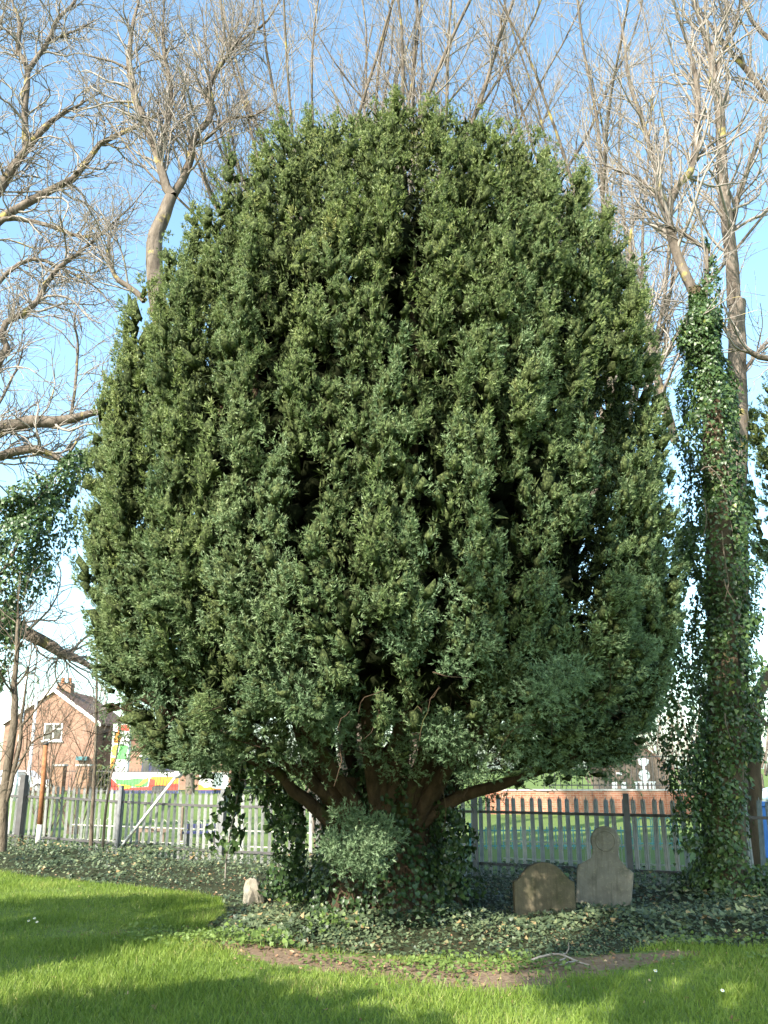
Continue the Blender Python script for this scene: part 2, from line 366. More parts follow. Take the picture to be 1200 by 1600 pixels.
LEAF2 = np.array([(0, 0, 0), (-0.06, 0.42, 0.03), (0.45, 0.46, -0.02), (1, 0, -0.06), (0.45, -0.46, -0.02), (-0.06, -0.42, 0.03), (0.35, 0, -0.08)])
LFAN = np.array([(6, 0, 1), (6, 1, 2), (6, 2, 3), (6, 3, 4), (6, 4, 5), (6, 5, 0)])
LEAF4 = np.array([(0, 0, 0), (0.1, 0.45, 0.02), (1, 0, -0.05), (0.1, -0.45, 0.02), (0.35, 0, -0.09)]); LFAN4 = np.array([(4, 0, 1), (4, 1, 2), (4, 2, 3), (4, 3, 0)])
def leaves(P, N, tipdir, size, tint, lite=False):
    """broad leaves lying with normal N, pointing along tipdir"""
    n = len(P); N = nrm(N); T = nrm(tipdir - N * (tipdir * N).sum(-1, keepdims=True)); B = np.cross(N, T)
    LF, FN = (LEAF4, LFAN4) if lite else (LEAF2, LFAN)
    L = LF[None] * size[:, None, None]
    V = P[:, None] + T[:, None] * L[..., 0:1] + B[:, None] * L[..., 1:2] + N[:, None] * L[..., 2:3] * 1.6
    V = V.reshape(-1, 3); Tr = (FN[None] + (np.arange(n) * len(LF))[:, None, None]).reshape(-1, 3)
    return V, Tr, np.repeat(tint, len(LF))

ICO = (np.array([(1, 0, 0), (-1, 0, 0), (0, 1, 0), (0, -1, 0), (0, 0, 1), (0, 0, -1)], float) * 1.15,
       np.array([(0, 2, 4), (2, 1, 4), (1, 3, 4), (3, 0, 4), (2, 0, 5), (1, 2, 5), (3, 1, 5), (0, 3, 5)]))
def lumps(C, rad, D=None, jit=0.30):
    ub, uf = ICO; N = len(C)
    q = nrm(g.normal(size=(N, 3))); U = nrm(np.cross(q, nrm(g.normal(size=(N, 3))))); W_ = np.cross(q, U)      # random turn
    Vn = (ub[None, :, 0:1] * q[:, None] + ub[None, :, 1:2] * U[:, None] + ub[None, :, 2:3] * W_[:, None]) * rad[:, None, None] * (1 + jit * g.normal(size=(N, len(ub), 1)))
    if D is not None: Vn = Vn + D[:, None] * (Vn * D[:, None]).sum(-1, keepdims=True) * 1.2
    return (C[:, None] + Vn).reshape(-1, 3), (uf[None] + (np.arange(N) * len(ub))[:, None, None]).reshape(-1, 3)
SKIRT = np.array([(100, 1165), (160, 1190), (230, 1208), (300, 1222), (345, 1222), (400, 1205), (480, 1190), (560, 1188), (640, 1205), (740, 1226), (850, 1228), (960, 1218), (1010, 1185), (1060, 1130)], float)

def plume_tree(name, cx, cy, zn, rn, cn, nplume, nod, per, mat, parent, holes=(), front_only=True, leaf=0.031, prad=(0.10, 0.18), scale_len=1.0, bottom=2.9, nrad=(0.036, 0.082), tips=(), skirt=False, flute=0.0):
    """upright yew foliage: many spindle plumes rising along the crown's surface, each covered with shoots"""
    zz = np.linspace(zn[0], zn[-1], 200); rr = np.interp(zz, zn, rn)
    ds = np.sqrt(np.gradient(rr) ** 2 + np.gradient(zz) ** 2) * rr
    cdf = np.cumsum(ds); cdf /= cdf[-1]
    i = np.arange(nplume)
    zt = np.interp((i + 0.5) / nplume, cdf, zz); th = i * 2.39996 + g.normal(size=nplume) * 0.05
    rt = np.interp(zt, zn, rn)
    ntop = max(6, nplume // 22)                                   # tips inside the flat top
    zt = np.append(zt, zn[-1] + g.uniform(-0.25, 0.1, ntop)); th = np.append(th, g.random(ntop) * 6.28); rt = np.append(rt, rn[-1] * np.sqrt(g.random(ntop)))
    n = len(zt)
    low = np.clip((bottom + 1.2 - zt) / 1.6, 0, 1)                     # 1 = low spreading sprays
    L = (g.uniform(0.9, 2.6, n) * (1 - low) + g.uniform(0.45, 0.95, n) * low) * scale_len
    zt = zt + g.uniform(-0.15, 0.15, n)
    top = np.clip((zt - zn[-1] + 1.4) / 1.4, 0, 1)
    rout = rt + g.normal(size=n) * 0.115 - 0.07 - 0.08 * (g.random(n) < 0.2)
    ridge = np.abs(np.sin(th * 16.5 + 1.2 * np.sin(zt * 0.45 + th * 3) + 0.7 * np.sin(zt * 1.1)))
    amp = (1 - low) * np.clip(0.6 + 0.8 * np.sin(th * 5.3 + zt * 0.7), 0.15, 1.2) * flute
    rout = np.minimum(rout, rt + 0.03) - 0.30 * amp * (1 - ridge) ** 2
    pr = g.uniform(*prad, n) * (1 - 0.25 * top) * (1 + 0.35 * low)
    kk = (0.055 + 0.04 * g.random(n)) * (1 - low) + low * g.uniform(0.2, 0.42, n)
    m = 7; t = np.linspace(0, 1, m)[None]
    zb = zt[:, None] - L[:, None] * (1 - t) * (1 - 0.35 * low[:, None])
    rad = rout[:, None] * (1 - kk[:, None] * L[:, None] * (1 - t) ** 1.3)
    thp = th[:, None] + (g.normal(size=n) * 0.05)[:, None] * (1 - t)
    c0 = cx + np.interp(zb, zn, cn)
    P = np.stack([c0 + rad * np.cos(thp), cy + rad * np.sin(thp), zb], -1)
    u, v = proj(P[:, 4])
    keep = ~((ridge < 0.30) & (g.random(n) < 0.55 * np.clip(amp, 0, 1)))
    if skirt:
        u2, v2 = proj(P[:, 1]); keep &= (v2 < np.interp(u2, SKIRT[:, 0], SKIRT[:, 1]) + 5) | (P[:, 4, 1] > cy + 2.2)
    for (hx, hy, ax, ay) in holes:
        keep &= ~((((u - hx) / ax) ** 2 + ((v - hy) / ay) ** 2 < 1) & (P[:, 4, 1] < cy - 0.3))
    P, pr, low, top, th, L = P[keep], pr[keep], low[keep], top[keep], th[keep], L[keep]; n = len(P)
    ntip0 = n
    for (tx, ty, tY, tl, trd) in tips:                            # plumes whose tips stand clear of the crown
        q = at(tx, ty, tY); tb = np.linspace(1, 0, m)[:, None]
        d_ = np.array([q[0] - cx, q[1] - cy]); d_ = d_ / (np.linalg.norm(d_) + 1e-6)
        Pn = q[None] - np.array([d_[0] * 0.10, d_[1] * 0.10, 1.0])[None] * tl * tb
        P = np.concatenate([P, Pn[None]]); pr = np.append(pr, trd); low = np.append(low, 0); top = np.append(top, 1); th = np.append(th, math.atan2(d_[1], d_[0])); L = np.append(L, tl)
    n = len(P)
    prof = np.interp(np.linspace(0, 1, m), [0, 0.25, 0.6, 0.85, 1], [0.35, 0.85, 1.0, 0.7, 0.12])
    # leafy nodules on each plume, denser on the outside
    wt = L * pr; front = (P[:, 3, 1] < cy + 1.5) | (not front_only)
    cnt = np.maximum(4, (nod * wt / wt.mean() * np.where(front, 1.0, 0.36) * np.where(np.arange(n) >= ntip0, 2.0, 1.0)).astype(int))
    pi = np.repeat(np.arange(n), cnt); N = len(pi)
    tt = np.clip((g.random(N) * 0.97 + 0.02), 0, 0.985)
    fi = tt * (m - 1); i0 = fi.astype(int); fr = (fi - i0)[:, None]
    C = P[pi, i0] * (1 - fr) + P[pi, i0 + 1] * fr; T = nrm(P[pi, i0 + 1] - P[pi, i0])
    O = np.stack([np.cos(th[pi]), np.sin(th[pi]), np.zeros(N)], -1)
    O = nrm(O - T * (O * T).sum(-1, keepdims=True)); B = np.cross(T, O)
    an = g.normal(size=N) * 1.05
    nd = O * np.cos(an)[:, None] + B * np.sin(an)[:, None]
    rr_ = pr[pi] * np.interp(tt, np.linspace(0, 1, m), prof)
    nr = g.uniform(*nrad, N) * np.clip(0.45 + rr_ / 0.2, 0.5, 1.15) * (1 + 0.15 * low[pi])
    C = C + nd * (np.maximum(rr_ - nr * 0.6, 0.01) * g.uniform(0.75, 1.15, N))[:, None]
    D = nrm(T * (1.0 - 0.45 * low[pi])[:, None] + nd * g.uniform(0.15, 0.7, N)[:, None] + g.normal(size=(N, 3)) * 0.15)
    tt_keep = tt
    if skirt:                                                     # the crown's ragged lower edge
        u, v = proj(C); ok = (v + 25 * nr / 0.08 < np.interp(u, SKIRT[:, 0], SKIRT[:, 1]) + 12 * g.normal(size=N)) | (C[:, 1] > cy + 0.6)
        for (hx_, hy_, ax, ay) in holes: ok &= ~((((u - hx_) / ax) ** 2 + ((v - hy_) / ay) ** 2 < 1) & (C[:, 1] < cy - 0.3))
        C, D, nd, nr, pi, O = C[ok], D[ok], nd[ok], nr[ok], pi[ok], O[ok]; N = len(C); tt_keep = tt[ok]
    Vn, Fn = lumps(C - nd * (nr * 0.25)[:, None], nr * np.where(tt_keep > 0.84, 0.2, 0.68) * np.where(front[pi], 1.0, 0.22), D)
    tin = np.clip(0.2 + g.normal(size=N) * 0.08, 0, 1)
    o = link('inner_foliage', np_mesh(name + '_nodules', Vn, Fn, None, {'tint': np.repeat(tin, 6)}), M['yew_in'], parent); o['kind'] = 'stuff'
    # tufts on the nodules
    c2 = np.maximum(np.where(tt_keep > 0.85, 11, 6), (per * (nr / np.mean(nrad)) ** 2 * np.where(front[pi], 1.0, 0.6)).astype(int))
    pj = np.repeat(np.arange(N), c2); K = len(pj)
    dd = nrm(g.normal(size=(K, 3)) + 0.8 * nd[pj] + 0.3 * D[pj] + 0.5 * O[pj])
    loc = dd * (nr[pj] * g.uniform(0.72, 1.08, K))[:, None]
    Ps = C[pj] + loc + D[pj] * (loc * D[pj]).sum(-1, keepdims=True) * 1.2
    As = nrm(dd * 0.6 + D[pj] * 0.9 + g.normal(size=(K, 3)) * 0.35)
    nod_t = g.normal(size=N) * 0.09 + 0.42; plume_t = g.normal(size=n) * 0.07
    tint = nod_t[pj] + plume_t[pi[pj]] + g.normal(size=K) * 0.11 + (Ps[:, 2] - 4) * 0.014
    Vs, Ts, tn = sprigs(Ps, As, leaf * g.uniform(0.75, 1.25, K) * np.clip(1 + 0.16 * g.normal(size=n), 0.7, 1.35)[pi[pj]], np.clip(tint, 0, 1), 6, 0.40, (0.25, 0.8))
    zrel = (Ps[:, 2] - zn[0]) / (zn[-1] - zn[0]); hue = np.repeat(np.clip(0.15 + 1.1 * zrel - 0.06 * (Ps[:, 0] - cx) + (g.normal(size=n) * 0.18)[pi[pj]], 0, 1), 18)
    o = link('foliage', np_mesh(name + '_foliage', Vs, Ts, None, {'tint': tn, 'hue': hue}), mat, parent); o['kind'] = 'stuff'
    print(name, 'plumes', n, 'nodules', N, 'tufts', K)
    return P, pr

# ------------------------------------------------------------------ the great yew
YX, YY = 0.0, 11.0
ZN = np.array([1.7, 2.0, 2.3, 2.7, 3.2, 4, 5, 6, 7, 7.8, 8.4, 8.8, 9.1, 9.3, 9.5])
RN = np.array([2.6, 2.88, 3.1, 3.3, 3.45, 3.57, 3.58, 3.55, 3.43, 3.19, 2.92, 2.64, 2.4, 2.18, 1.95])
CN = np.array([-0.01, 0, 0.01, 0.01, -0.04, -0.08, -0.06, 0.02, 0.11, 0.24, 0.30, 0.25, 0.18, 0.23, 0.33])
yew = empty('yew_tree', (0, 0, 0))
tag(yew, 'huge rounded dark green yew tree with upright plumes filling the churchyard', 'tree')
HOLES = [(634, 348, 16, 88), (618, 470, 16, 70), (478, 770, 30, 62), (965, 640, 46, 54), (790, 790, 28, 46), (905, 890, 36, 72), (430, 330, 10, 60), (745, 620, 12, 50), (880, 500, 12, 60), (520, 560, 10, 40), (590, 1020, 42, 60), (690, 1060, 45, 50), (430, 660, 10, 40), (840, 720, 14, 50), (615, 510, 12, 50), (250, 1090, 60, 40), (700, 1150, 60, 40), (560, 1120, 30, 50), (590, 1262, 250, 60)]
TIPS = [(358, 213, 9.8, 1.9, 0.14), (305, 322, 9.9, 1.4, 0.14), (447, 172, 9.8, 1.3, 0.13), (485, 165, 9.6, 1.3, 0.14), (530, 172, 9.2, 1.3, 0.14), (575, 165, 9.0, 1.4, 0.15), (620, 140, 9.0, 1.6, 0.18), (672, 148, 8.9, 1.6, 0.18), (752, 176, 9.1, 1.4, 0.17), (800, 190, 9.3, 1.3, 0.15), (860, 215, 9.6, 1.3, 0.15), (905, 245, 10, 1.2, 0.14), (412, 205, 9.6, 1.5, 0.15), (605, 225, 8.3, 1.8, 0.17), (945, 300, 10.3, 1.2, 0.14)]
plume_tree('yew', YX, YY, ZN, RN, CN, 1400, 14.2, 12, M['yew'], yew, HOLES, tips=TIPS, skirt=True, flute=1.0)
# foliage deep in the crown, its shade put into darker leaf materials
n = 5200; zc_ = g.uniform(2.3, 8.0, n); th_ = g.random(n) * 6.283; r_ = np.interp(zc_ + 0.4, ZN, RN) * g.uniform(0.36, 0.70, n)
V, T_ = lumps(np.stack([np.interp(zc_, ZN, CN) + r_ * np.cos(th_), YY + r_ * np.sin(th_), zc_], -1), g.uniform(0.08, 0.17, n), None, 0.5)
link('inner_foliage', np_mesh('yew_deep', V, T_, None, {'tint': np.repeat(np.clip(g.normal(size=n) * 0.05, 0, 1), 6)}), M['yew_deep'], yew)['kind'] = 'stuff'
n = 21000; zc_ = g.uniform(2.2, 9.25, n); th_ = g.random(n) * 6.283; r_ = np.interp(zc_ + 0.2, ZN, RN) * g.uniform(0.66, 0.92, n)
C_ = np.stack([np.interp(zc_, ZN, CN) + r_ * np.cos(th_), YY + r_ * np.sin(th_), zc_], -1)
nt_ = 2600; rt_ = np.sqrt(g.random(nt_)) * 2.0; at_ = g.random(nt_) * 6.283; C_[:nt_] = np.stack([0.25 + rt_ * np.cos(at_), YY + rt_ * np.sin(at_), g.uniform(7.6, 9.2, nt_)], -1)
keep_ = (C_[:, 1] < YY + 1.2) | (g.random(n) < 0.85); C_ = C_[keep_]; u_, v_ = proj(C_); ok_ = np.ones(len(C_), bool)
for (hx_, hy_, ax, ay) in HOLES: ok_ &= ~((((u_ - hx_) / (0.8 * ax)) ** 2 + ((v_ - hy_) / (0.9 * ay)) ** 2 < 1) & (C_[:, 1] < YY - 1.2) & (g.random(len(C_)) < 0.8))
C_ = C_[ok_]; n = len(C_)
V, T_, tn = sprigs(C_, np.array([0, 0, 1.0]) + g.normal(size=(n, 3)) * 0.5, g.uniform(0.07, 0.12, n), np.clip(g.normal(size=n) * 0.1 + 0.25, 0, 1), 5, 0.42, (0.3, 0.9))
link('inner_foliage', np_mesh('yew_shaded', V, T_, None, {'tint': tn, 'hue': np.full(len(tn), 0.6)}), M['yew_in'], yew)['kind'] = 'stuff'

def tube_obj(name, pts, r0, r1, mat, parent, n=14, k=8, wob=0.0):
    P = smooth_poly(pts, n)
    if wob: P = P + g.normal(size=P.shape) * wob
    V, Q = tubes_mesh(name, P[None], np.linspace(r0, r1, n)[None], k)
    return link(name, np_mesh(name, V, None, Q, None, True), mat, parent)
# trunk: a short fluted bole of fused stems
th = np.linspace(0, 2 * np.pi, 40, endpoint=False); zs = np.linspace(-0.1, 1.5, 12)
flute = 1 + 0.13 * np.sin(5 * th + 0.6) + 0.07 * np.sin(9 * th + 2) + 0.05 * np.sin(13 * th)
V = []
for z in zs:
    r = np.interp(z, [-0.1, 0.1, 0.5, 1.0, 1.5], [0.92, 0.76, 0.6, 0.58, 0.72]) * (1 + (flute - 1) * (1 + z * 0.5))
    V.append(np.stack([0.02 + r * np.cos(th), YY + 0.15 + r * np.sin(th), 0 * th + z], -1))
V = np.array(V).reshape(-1, 3); ii = np.arange(12 * 40).reshape(12, 40); nx = np.roll(ii, -1, 1)
Q = np.stack([ii[:-1], nx[:-1], nx[1:], ii[1:]], -1).reshape(-1, 4)
link('trunk', np_mesh('yew_trunk', V, None, Q, None, True), M['yew_bark'], yew)
LIMBS = [  # (px, py, depth) traced where they show below the crown
    [(600, 1300, 10.6), (596, 1230, 10.3), (592, 1180, 10.0), (576, 1120, 9.6), (570, 1040, 9.3), (578, 960, 9.0)],
    [(612, 1290, 10.6), (600, 1200, 10.2), (625, 1140, 9.7), (640, 1080, 9.4), (655, 990, 9.1)],
    [(560, 1290, 10.7), (505, 1235, 10.4), (440, 1190, 10.0), (350, 1125, 9.5), (255, 1050, 9.1)],
    [(540, 1300, 10.8), (470, 1245, 10.5), (420, 1200, 10.3), (330, 1150, 10.0), (220, 1090, 9.8)],
    [(640, 1300, 10.7), (700, 1255, 10.5), (790, 1220, 10.3), (890, 1185, 10.1), (980, 1120, 10.0)],
    [(650, 1290, 10.6), (690, 1210, 10.1), (745, 1150, 9.6), (800, 1080, 9.2)],
    [(575, 1290, 10.6), (520, 1200, 10.1), (470, 1130, 9.6), (420, 1050, 9.2)],
    [(630, 1290, 10.6), (660, 1180, 10.1), (700, 1100, 9.6), (720, 1010, 9.2)],
]
for q in LIMBS: tube_obj('limb', [at(*p) for p in q], 0.085, 0.035, M['yew_bark'], yew, 14, 8, 0.012)
for a in np.linspace(0, 2 * np.pi, 19)[:-1]:
    a += g.normal() * 0.12
    e = g.uniform(0.5, 0.7)
    tube_obj('limb', [(0.4 * math.cos(a), YY + 0.4 * math.sin(a), 0.9), (1.0 * math.cos(a), YY + 1.0 * math.sin(a), 1.7 + g.random() * 0.3), (1.9 * e * math.cos(a), YY + 1.9 * e * math.sin(a), 3.2), (3.2 * e * math.cos(a), YY + 3.2 * e * math.sin(a), 5.5), (3.0 * e * math.cos(a), YY + 3.0 * e * math.sin(a), 7.6)], 0.085, 0.03, M['yew_bark'], yew, 14, 8, 0.02)
# fine dead twigs under the crown
n = 260
a = g.random(n) * 6.28; s_ = g.uniform(1.0, 3.2, n)
base = np.stack([s_ * np.cos(a), YY + s_ * np.sin(a), 1.1 + s_ * 0.3 + g.uniform(-0.1, 0.45, n)], -1)
d = nrm(np.stack([np.cos(a), np.sin(a), g.uniform(-0.3, 0.8, n)], -1) + g.normal(size=(n, 3)) * 0.6)
st = []; p = base.copy(); st.append(p)
for k_ in range(5):
    d = nrm(d + g.normal(size=(n, 3)) * 0.3); p = p + d * g.uniform(0.06, 0.14, n)[:, None]; st.append(p)
Pt = np.stack(st, 1); V, Q = tubes_mesh('t', Pt, np.linspace(0.007, 0.003, 6)[None].repeat(n, 0), 3)
link('dead_twigs', np_mesh('yew_dead_twigs', V, None, Q), M['yew_bark'], yew)['kind'] = 'stuff'
# sparse shaded foliage hanging inside the skirt, and the sunlit spray that sprouts from the bole
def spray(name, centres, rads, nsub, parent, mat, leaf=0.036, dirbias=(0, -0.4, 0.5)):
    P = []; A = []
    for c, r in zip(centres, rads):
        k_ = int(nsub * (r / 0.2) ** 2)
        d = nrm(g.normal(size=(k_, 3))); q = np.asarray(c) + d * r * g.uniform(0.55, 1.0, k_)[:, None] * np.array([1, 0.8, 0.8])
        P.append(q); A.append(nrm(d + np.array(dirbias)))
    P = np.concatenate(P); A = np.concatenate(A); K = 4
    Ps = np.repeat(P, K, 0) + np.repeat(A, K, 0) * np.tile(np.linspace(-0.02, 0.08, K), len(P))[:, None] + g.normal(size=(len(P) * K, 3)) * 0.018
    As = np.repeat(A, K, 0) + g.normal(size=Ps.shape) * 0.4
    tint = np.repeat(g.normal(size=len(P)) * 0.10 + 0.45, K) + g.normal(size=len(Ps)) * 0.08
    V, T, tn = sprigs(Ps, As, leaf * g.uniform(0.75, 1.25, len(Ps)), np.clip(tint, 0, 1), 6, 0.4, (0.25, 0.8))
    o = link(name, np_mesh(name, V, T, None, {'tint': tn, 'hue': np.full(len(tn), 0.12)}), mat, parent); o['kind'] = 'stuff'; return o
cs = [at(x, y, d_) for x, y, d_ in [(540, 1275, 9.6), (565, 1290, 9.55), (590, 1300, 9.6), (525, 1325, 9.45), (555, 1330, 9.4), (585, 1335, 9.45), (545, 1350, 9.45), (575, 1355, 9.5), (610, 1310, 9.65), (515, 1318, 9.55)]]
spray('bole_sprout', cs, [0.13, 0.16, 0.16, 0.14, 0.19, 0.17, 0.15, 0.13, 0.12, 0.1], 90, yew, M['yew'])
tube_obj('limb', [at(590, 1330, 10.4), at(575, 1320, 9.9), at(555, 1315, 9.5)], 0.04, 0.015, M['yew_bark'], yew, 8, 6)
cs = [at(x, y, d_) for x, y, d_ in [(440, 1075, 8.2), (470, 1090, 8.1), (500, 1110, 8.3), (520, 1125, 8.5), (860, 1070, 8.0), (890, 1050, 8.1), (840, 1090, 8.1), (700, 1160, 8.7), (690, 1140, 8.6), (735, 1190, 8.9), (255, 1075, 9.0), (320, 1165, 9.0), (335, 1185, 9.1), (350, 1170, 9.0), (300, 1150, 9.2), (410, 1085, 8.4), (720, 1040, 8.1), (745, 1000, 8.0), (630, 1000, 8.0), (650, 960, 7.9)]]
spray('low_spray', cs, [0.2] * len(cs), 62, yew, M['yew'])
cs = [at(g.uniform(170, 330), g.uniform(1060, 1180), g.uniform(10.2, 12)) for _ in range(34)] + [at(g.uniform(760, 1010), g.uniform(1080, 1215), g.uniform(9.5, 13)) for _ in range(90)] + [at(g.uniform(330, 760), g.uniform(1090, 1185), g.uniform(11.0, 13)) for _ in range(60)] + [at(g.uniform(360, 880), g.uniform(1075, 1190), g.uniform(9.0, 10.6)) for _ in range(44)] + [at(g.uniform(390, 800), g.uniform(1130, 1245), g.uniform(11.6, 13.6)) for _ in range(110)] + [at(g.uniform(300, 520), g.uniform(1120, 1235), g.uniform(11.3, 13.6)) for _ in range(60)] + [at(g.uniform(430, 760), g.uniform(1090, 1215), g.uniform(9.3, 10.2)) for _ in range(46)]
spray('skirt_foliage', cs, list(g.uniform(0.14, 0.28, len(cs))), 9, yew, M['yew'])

# ------------------------------------------------------------------ bare trees
def grow(S0, D0, L, r0, m, wig, up, rend=0.35):
    """many wandering branches at once -> P [n,m+1,3], R"""
    n = len(S0); P = np.empty((n, m + 1, 3)); P[:, 0] = S0; d = nrm(D0); st = (L / m)[:, None]
    w = nrm(g.normal(size=(n, 3)))
    for i in range(m):
        w = nrm(0.5 * w + nrm(g.normal(size=(n, 3))))
        d = nrm(d + w * wig + np.array([0, 0, up])); P[:, i + 1] = P[:, i] + d * st
    Rr = r0[:, None] * np.linspace(1, rend, m + 1)[None]
    return P, Rr
def sprout(P, Rr, cnt, ang=(0.5, 1.1), t0=0.15):
    """starting points and directions of children along parents"""
    n, m1, _ = P.shape
    pi = np.repeat(np.arange(n), cnt) if hasattr(cnt, '__len__') else np.repeat(np.arange(n), cnt)
    N = len(pi); t = g.uniform(t0, 0.99, N) * (m1 - 1); i = t.astype(int); f = (t - i)[:, None]
    S0 = P[pi, i] * (1 - f) + P[pi, i + 1] * f; T = nrm(P[pi, i + 1] - P[pi, i])
    rd = nrm(np.cross(T, g.normal(size=(N, 3)))); a = g.uniform(*ang, N)[:, None]
    return S0, T * np.cos(a) + rd * np.sin(a), Rr[pi, i], pi, t / (m1 - 1)
def plen(P): return np.linalg.norm(np.diff(P, axis=1), axis=2).sum(1)
def bare_tree(name, label, trunk, r_tr, limbs, group=None, stems=None, dens=(2.2, 4.0), blen=(0.8, 1.9), tlen=(0.35, 0.9), up=(0.10, 0.08), wig=(0.35, 0.42), rmin=0.0062, bark_='bark', twig_='twig', cat='tree', trunk_name='trunk', rb=0.45, trunk_bark=None):
    root = empty(name); tag(root, label, cat, group)
    if trunk is not None: tube_obj(trunk_name, trunk, r_tr[0], r_tr[1], M[trunk_bark or bark_], root, 16, 10, r_tr[0] * 0.06)
    PL = []; RL = []
    for pts, ra, rb_ in limbs:
        P = smooth_poly(pts, 16); P = P + g.normal(size=P.shape) * ra * 0.12
        Rr = np.linspace(ra, rb_, 16) * np.interp(np.arange(16), [0, 10, 15], [1, 1, 0.25]); PL.append(P); RL.append(Rr)
        V, Q = tubes_mesh('l', P[None], Rr[None], 7)
        link('limb', np_mesh(name + '_limb', V, None, Q, None, True), M[bark_], root)
    if stems is not None:
        for P, Rr in zip(*stems):
            V, Q = tubes_mesh('l', P[None], Rr[None], 6)
            link('limb', np_mesh(name + '_limb', V, None, Q, None, True), M[bark_], root)
            PL.append(P if len(P) == 16 else smooth_poly(P, 16)); RL.append(np.interp(np.linspace(0, 1, 16), np.linspace(0, 1, len(Rr)), Rr))
    P0 = np.array(PL); R0 = np.array(RL)
    n1 = np.maximum(2, (plen(P0) * dens[0]).astype(int))
    S1, D1, r1, pi, t = sprout(P0, R0, n1, (0.4, 1.1), 0.08)
    L1 = g.uniform(*blen, len(S1)) * (1.1 - 0.35 * t)
    P1, R1 = grow(S1, D1, L1, np.maximum(rmin * 1.5, np.minimum(r1 * rb, 0.035) * g.uniform(0.6, 1.1, len(S1))), 8, wig[0], up[0])
    R1 = np.maximum(R1, rmin)
    n2 = np.maximum(2, (plen(P1) * dens[1]).astype(int))
    S2, D2, r2, pi, t = sprout(P1, R1, n2, (0.4, 1.0), 0.1)
    P2, R2 = grow(S2, D2, g.uniform(*tlen, len(S2)), np.clip(r2 * 0.65, rmin * 0.75, 0.012), 4, wig[1], up[1], 0.55)
    V1, Q1 = tubes_mesh('b', P1, R1, 4); V2, Q2 = tubes_mesh('t', P2, R2, 3)
    o = link('branches', np_mesh(name + '_branches', V1, None, Q1, None, True), M[bark_] if bark_ == 'sapling' else M[twig_], root); o['kind'] = 'stuff'
    o = link('twigs', np_mesh(name + '_twigs', V2, None, Q2), M[twig_], root); o['kind'] = 'stuff'
    print(name, len(P1), len(P2))
    return root
def tr(px, Y): return [at(x, y, Y) if np.isscalar(Y) else at(x, y, Y[i]) for i, (x, y) in enumerate(px)]

# the wide tree on the left: its bole stands just outside the picture, the limbs reach in
YL = 19.0; KL = 1.44
c0 = at(-270, 1300, YL)
lim = [
    (tr([(-256, 830), (-120, 760), (-60, 690), (0, 672), (40, 662), (100, 655), (160, 642), (210, 620)], YL), 0.15, 0.07),
    (tr([(-256, 870), (-120, 800), (-50, 735), (0, 714), (30, 704), (60, 703), (95, 718), (130, 740)], YL + .2), 0.10, 0.05),
    (tr([(-256, 1030), (-110, 960), (-30, 950), (40, 985), (80, 1010), (130, 1035), (185, 1060)], YL + .6), 0.13, 0.07),
    (tr([(-256, 710), (-110, 640), (-40, 620), (8, 552), (2, 525), (15, 500), (49, 484), (69, 450), (90, 420), (124, 394), (165, 360), (199, 330), (240, 281)], YL), 0.075, 0.025),
    (tr([(-256, 590), (-140, 520), (-60, 380), (0, 296), (22, 259), (49, 225), (86, 184), (124, 161), (157, 144)], YL + .3), 0.125, 0.03),
    (tr([(40, 235), (39, 180), (43, 112), (28, 75), (32, 37), (19, 0), (10, -60)], YL + .3), 0.065, 0.03),
    (tr([(43, 112), (75, 64), (90, 30), (116, 4), (150, -50)], YL + .3), 0.05, 0.025),
    (tr([(72, 66), (100, 55), (124, 45), (170, 20)], YL + .4), 0.03, 0.015),
    (tr([(-60, 400), (0, 345), (22, 330), (75, 300), (112, 281), (129, 259), (157, 225), (195, 206), (232, 189), (277, 169), (320, 172)], YL + .5), 0.085, 0.025),
    (tr([(0, 345), (22, 341), (75, 352), (124, 369), (157, 366), (200, 340)], YL + .2), 0.05, 0.02),
    (tr([(-256, 670), (-90, 600), (-30, 480), (20, 420), (60, 405), (110, 425), (150, 450), (185, 490)], YL + .6), 0.05, 0.02),
    (tr([(110, 657), (118, 600), (122, 540), (116, 500), (128, 460)], YL), 0.028, 0.012),
    (tr([(-20, 660), (10, 610), (32, 560), (40, 520)], YL), 0.028, 0.01),
    (tr([(-256, 400), (-120, 330), (-60, 200), (-30, 100), (0, 40), (20, -40)], YL + .8), 0.06, 0.03),
]
lim = [(p_, a_ * KL, b_ * KL) for p_, a_, b_ in lim]
bare_tree('bare_tree', 'leafless spreading tree reaching over the lawn with thick crooked grey limbs', [np.append(c0[:2], -0.05), at(-265, 1100, YL), at(-255, 800, YL), at(-260, 500, YL), at(-250, 300, YL)], (0.5, 0.28), lim, dens=(5.6, 4.6), blen=(0.8, 2.6), tlen=(0.4, 1.1), rmin=0.008, up=(0.06, 0.03), wig=(0.45, 0.5), group='leafless trees round the yew')
# second leafless tree, its forked trunk rising behind the yew's left shoulder
Y2 = 16.5
lim = [
    (tr([(268, 308), (255, 280), (248, 250), (230, 200), (210, 150), (203, 110), (205, 50), (215, 0), (220, -60)], Y2), 0.11, 0.04),
    (tr([(268, 308), (285, 285), (298, 250), (303, 215), (330, 180), (325, 140), (345, 100), (386, 41), (400, -20)], Y2 + .3), 0.10, 0.04),
    (tr([(248, 250), (256, 215), (268, 160), (258, 90), (255, 30), (262, -40)], Y2 + .2), 0.07, 0.03),
    (tr([(303, 225), (325, 215), (360, 185), (400, 180), (440, 150)], Y2 + .4), 0.05, 0.02),
    (tr([(225, 470), (205, 450), (180, 430), (168, 400), (170, 370), (150, 330)], Y2), 0.07, 0.025),
    (tr([(203, 110), (180, 98), (150, 90), (125, 85)], Y2), 0.035, 0.015),
    (tr([(325, 140), (350, 95), (380, 60), (420, 30), (450, -30)], Y2 + .6), 0.05, 0.025),
]
